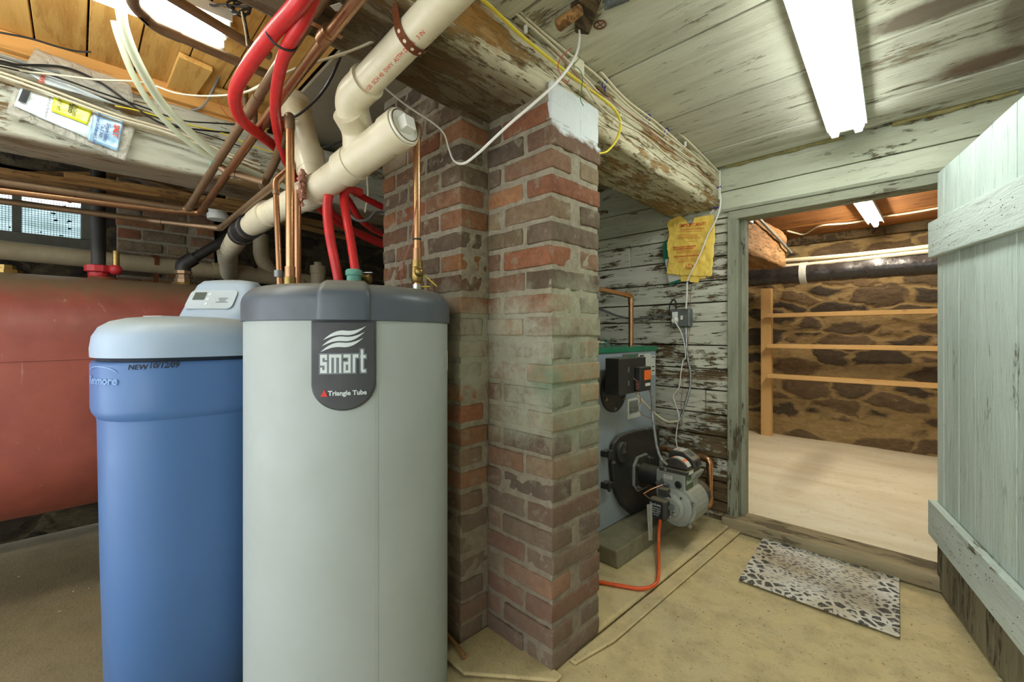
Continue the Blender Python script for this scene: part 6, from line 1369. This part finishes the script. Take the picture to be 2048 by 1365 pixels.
# ================================================================ STORAGE ROOM CONTENTS
shelf = thing('shelf_frame', 'open pine shelf frame with three long rails against the stone wall', 'shelf', (-0.6, 4.82, BF))
us = onY(1534, 600, 4.83)
m = MB(); m.box(us.x - 0.045, us.x + 0.045, 4.79, 4.86, BF, 1.505); m.build('upright', M_pine_z, shelf, bevel=0.003)
m = MB(); m.box(0.62, 0.71, 4.79, 4.86, BF, 1.505); m.build('upright', M_pine_z, shelf, bevel=0.003)
for zz in (1.247, 0.955, 0.665):
    m = MB(); m.box(us.x + 0.03, 0.62, 4.70, 4.788, zz - 0.032, zz + 0.006, j=0.001); m.build('rail', M_pine_x, shelf, bevel=0.003)
yp = 4.45; za, zb2 = onY(1487, 555, yp), onY(1885, 528, yp)
bpipe = thing('wrapped_pipe', 'large pipe wrapped in black plastic film under the storage room ceiling', 'pipe', za)
pts = [Vector((za.x - 0.5 + (0.9 - (za.x - 0.5)) * k / 90, yp, za.z + (zb2.z - za.z) * k / 90)) for k in range(91)]
m = MB(); m.tube(pts, [0.083 + 0.007 * mnoise.fractal(p * 9, 1, 2, 3) for p in pts], 26); m.v = [v + Z * 0.006 * mnoise.noise(v * 21) for v in m.v]; m.build('film', M_blackfilm, bpipe, smooth=True, angle=70)
q = onY(1606, 552, yp); i_ = min(range(91), key=lambda k: abs(pts[k].x - q.x)); m = MB(); m.tube([pts[i_] - XA * 0.02, pts[i_] + XA * 0.03], 0.094, 26); m.build('tape_band', M_paper, bpipe, smooth=True)
for k, (dy, dz, lab) in enumerate(((-0.02, 0.125, 'upper cream tube lying on the black wrapped pipe'), (-0.045, 0.098, 'lower cream tube lying on the black wrapped pipe'))):
    pl_ = [p + Vector((0, dy, dz + 0.01 * math.sin(p.x * 3 + k) - (0.02 * k))) for p in pts[::9]]
    cable('cream_tube', lab, 'tube', pl_, 0.0165, M_wire, 'cream tubes on the wrapped pipe', 6)
ca = [onZ(x, y, BC - 0.012) for x, y in ((1575, 462), (1590, 466), (1610, 468), (1640, 452), (1700, 446), (1760, 434), (1820, 426), (1900, 412))]
cable('cream_cable', 'cream cable stapled across the brown storage room ceiling', 'cable', ca, 0.0075, M_wire)
q = onY(1548, 450, 2.85); m = MB(); 
sb_ = P(1549, 446, 3.35); cb1 = thing('switch_box', 'small steel box with conduit on the rough beam in the storage room', 'electrical box', sb_ - Z * 0.06); m = MB(); m.box(-0.928, -0.90, 3.05, 3.15, 1.78, 1.90); m.build('box', M_galv, cb1, bevel=0.004)
tb('conduit', smooth([(-0.91, 3.12, 1.86), (-0.905, 3.3, 1.84), (-0.905, 3.6, 1.80), (-0.905, 3.9, 1.76), (-0.9, 4.12, 1.72)], 6), 0.010, M_galv, cb1, 10)

# ================================================================ DOORMAT
A_, B_, C_, D_ = [onZ(x, y, 0.004) for x, y in ((1529, 1073), (1799, 1147), (1800, 1277), (1478, 1161))]
t = MT('printed_pebble_mat'); 
ux = (B_ - A_).normalized(); ang = math.atan2(ux.y, ux.x)
gp_ = t.n('ShaderNodeNewGeometry'); mp1 = t.n('ShaderNodeMapping', vector_type='TEXTURE'); t.nt.links.new(gp_.outputs['Position'], mp1.inputs[0]); ctr = (A_ + B_ + C_ + D_) / 4
mp1.inputs['Location'].default_value = ctr; mp1.inputs['Rotation'].default_value = (0, 0, ang)
mpd = t.n('ShaderNodeSeparateXYZ'); t.nt.links.new(mp1.outputs[0], mpd.inputs[0])
hw, hh = (B_ - A_).length / 2, (D_ - A_).length / 2
ex = t.math('DIVIDE', t.math('ABSOLUTE', mpd.outputs[0]), hw); ey = t.math('DIVIDE', t.math('ABSOLUTE', mpd.outputs[1]), hh)
edge = t.math('MAXIMUM', ex, ey)
v1 = t.n('ShaderNodeTexVoronoi', feature='DISTANCE_TO_EDGE'); t.nt.links.new(mp1.outputs[0], v1.inputs['Vector']); v1.inputs['Scale'].default_value = 26
mp2 = t.n('ShaderNodeMapping'); t.nt.links.new(mp1.outputs[0], mp2.inputs[0]); mp2.inputs['Scale'].default_value = (0.75, 1.5, 1)
v2 = t.n('ShaderNodeTexVoronoi', feature='F1'); t.nt.links.new(mp2.outputs[0], v2.inputs['Vector']); v2.inputs['Scale'].default_value = 62
v1b = t.n('ShaderNodeTexVoronoi', feature='F1'); t.nt.links.new(mp1.outputs[0], v1b.inputs['Vector']); v1b.inputs['Scale'].default_value = 26
nzm = t.noise(t.pos(), 12, 4); big = t.math('MULTIPLY', t.ramp(v1.outputs['Distance'], 0.10, 0.15), t.ramp(t.noise(t.pos(), 34, 3), 0.36, 0.44)); small = t.ramp(v2.outputs['Distance'], 0.42, 0.34)
border = t.ramp(t.math('ADD', edge, t.math('MULTIPLY', t.math('SUBTRACT', nzm, 0.5), 0.35)), 0.66, 0.74)
spec_ = t.noise(t.pos(), 260, 2)
dark = t.math('ADD', t.math('MULTIPLY', border, big), t.math('MULTIPLY', t.math('SUBTRACT', 1.0, border), t.math('MULTIPLY', small, t.ramp(nzm, 0.35, 0.5, 0.35, 1.0))))
base_ = t.mix(t.ramp(t.noise(t.pos(), 5, 4), 0.35, 0.65), c(222, 222, 214), c(196, 186, 160))
base_ = t.mix(t.math('MULTIPLY', t.blob((ctr.x + 0.12, ctr.y - 0.08, 0), (0.12, 0.08, 1), 0.15, 12, 0.6), 0.55), base_, c(128, 108, 80))
base_ = t.mix(t.math('MULTIPLY', t.blob((ctr.x - 0.12, ctr.y + 0.02, 0), (0.13, 0.10, 1), 0.15, 12, 0.6), 0.4), base_, c(140, 118, 88))
kc = t.mix(t.math('MULTIPLY', dark, t.ramp(spec_, 0.3, 0.55, 0.6, 1.0)), base_, c(62, 60, 58)); t.bump(spec_, 0.8, 0.003); M_mat = t.done(kc, 0.95, 0, 0.1)
m = MB(); m.prism([A_, B_, C_, D_], Z, 0.007); tag(m.build('doormat', [M_mat], bevel=0.002), 'black and white pebble-print doormat on the floor before the storage room', 'doormat')
# debris on the floor, sticks by the chimney foot
m = MB()
for k in range(260):
    if k < 150: x, y = random.uniform(-3.0, -1.6), random.uniform(-1.2, 0.2)
    else: x, y = random.uniform(-0.8, 0.5), random.uniform(0.9, 2.4)
    zz = -0.048 if x < -1.5 else 0.001; a = random.uniform(0, 3.14); l = random.uniform(0.002, 0.010); w_ = random.uniform(0.001, 0.003); u = Vector((math.cos(a), math.sin(a), 0)); m.cur = white; m.obox(Vector((x, y, zz)), u, Z.cross(u), Z, l, w_, 0.0015); m.mi[-6:] = [random.choice((0, 0, 1, 2))] * 6
tag(m.build('floor_debris', [M_sponge, M_paper, M_burner_dark]), 'wood chips and grit scattered over the concrete floor', 'debris', kind='stuff')
q1, q2 = onZ(893, 1268, 0.02), onZ(930, 1316, 0.02); m = MB(); m.tube([q1, seg(q1, q2, 0.5) + Z * 0.004, q2], [0.007, 0.006, 0.008], 8); tag(m.build('stick', M_lath, smooth=True), 'short broken stick lying at the chimney foot', 'stick')
cable('black_cable', 'black cable on the floor at the foot of the water heater', 'cable', [Vector((-1.05, 0.80, 0.004)), Vector((-0.985, 0.72, 0.004)), Vector((-0.955, 0.60, 0.004)), Vector((-0.95, 0.5, 0.004))], 0.004, M_wire_g)
# nail stub on the far boards
q = onY(1212, 424, WY - 0.02); m = MB(); m.lathe([(0.008, 0), (0.009, 0.02), (0.006, 0.024)], (q.x, WY, q.z), -YA, 8); tag(m.build('wood_peg', M_lath, smooth=True), 'small wooden peg in the shadowed wall boards beside the pier', 'peg')
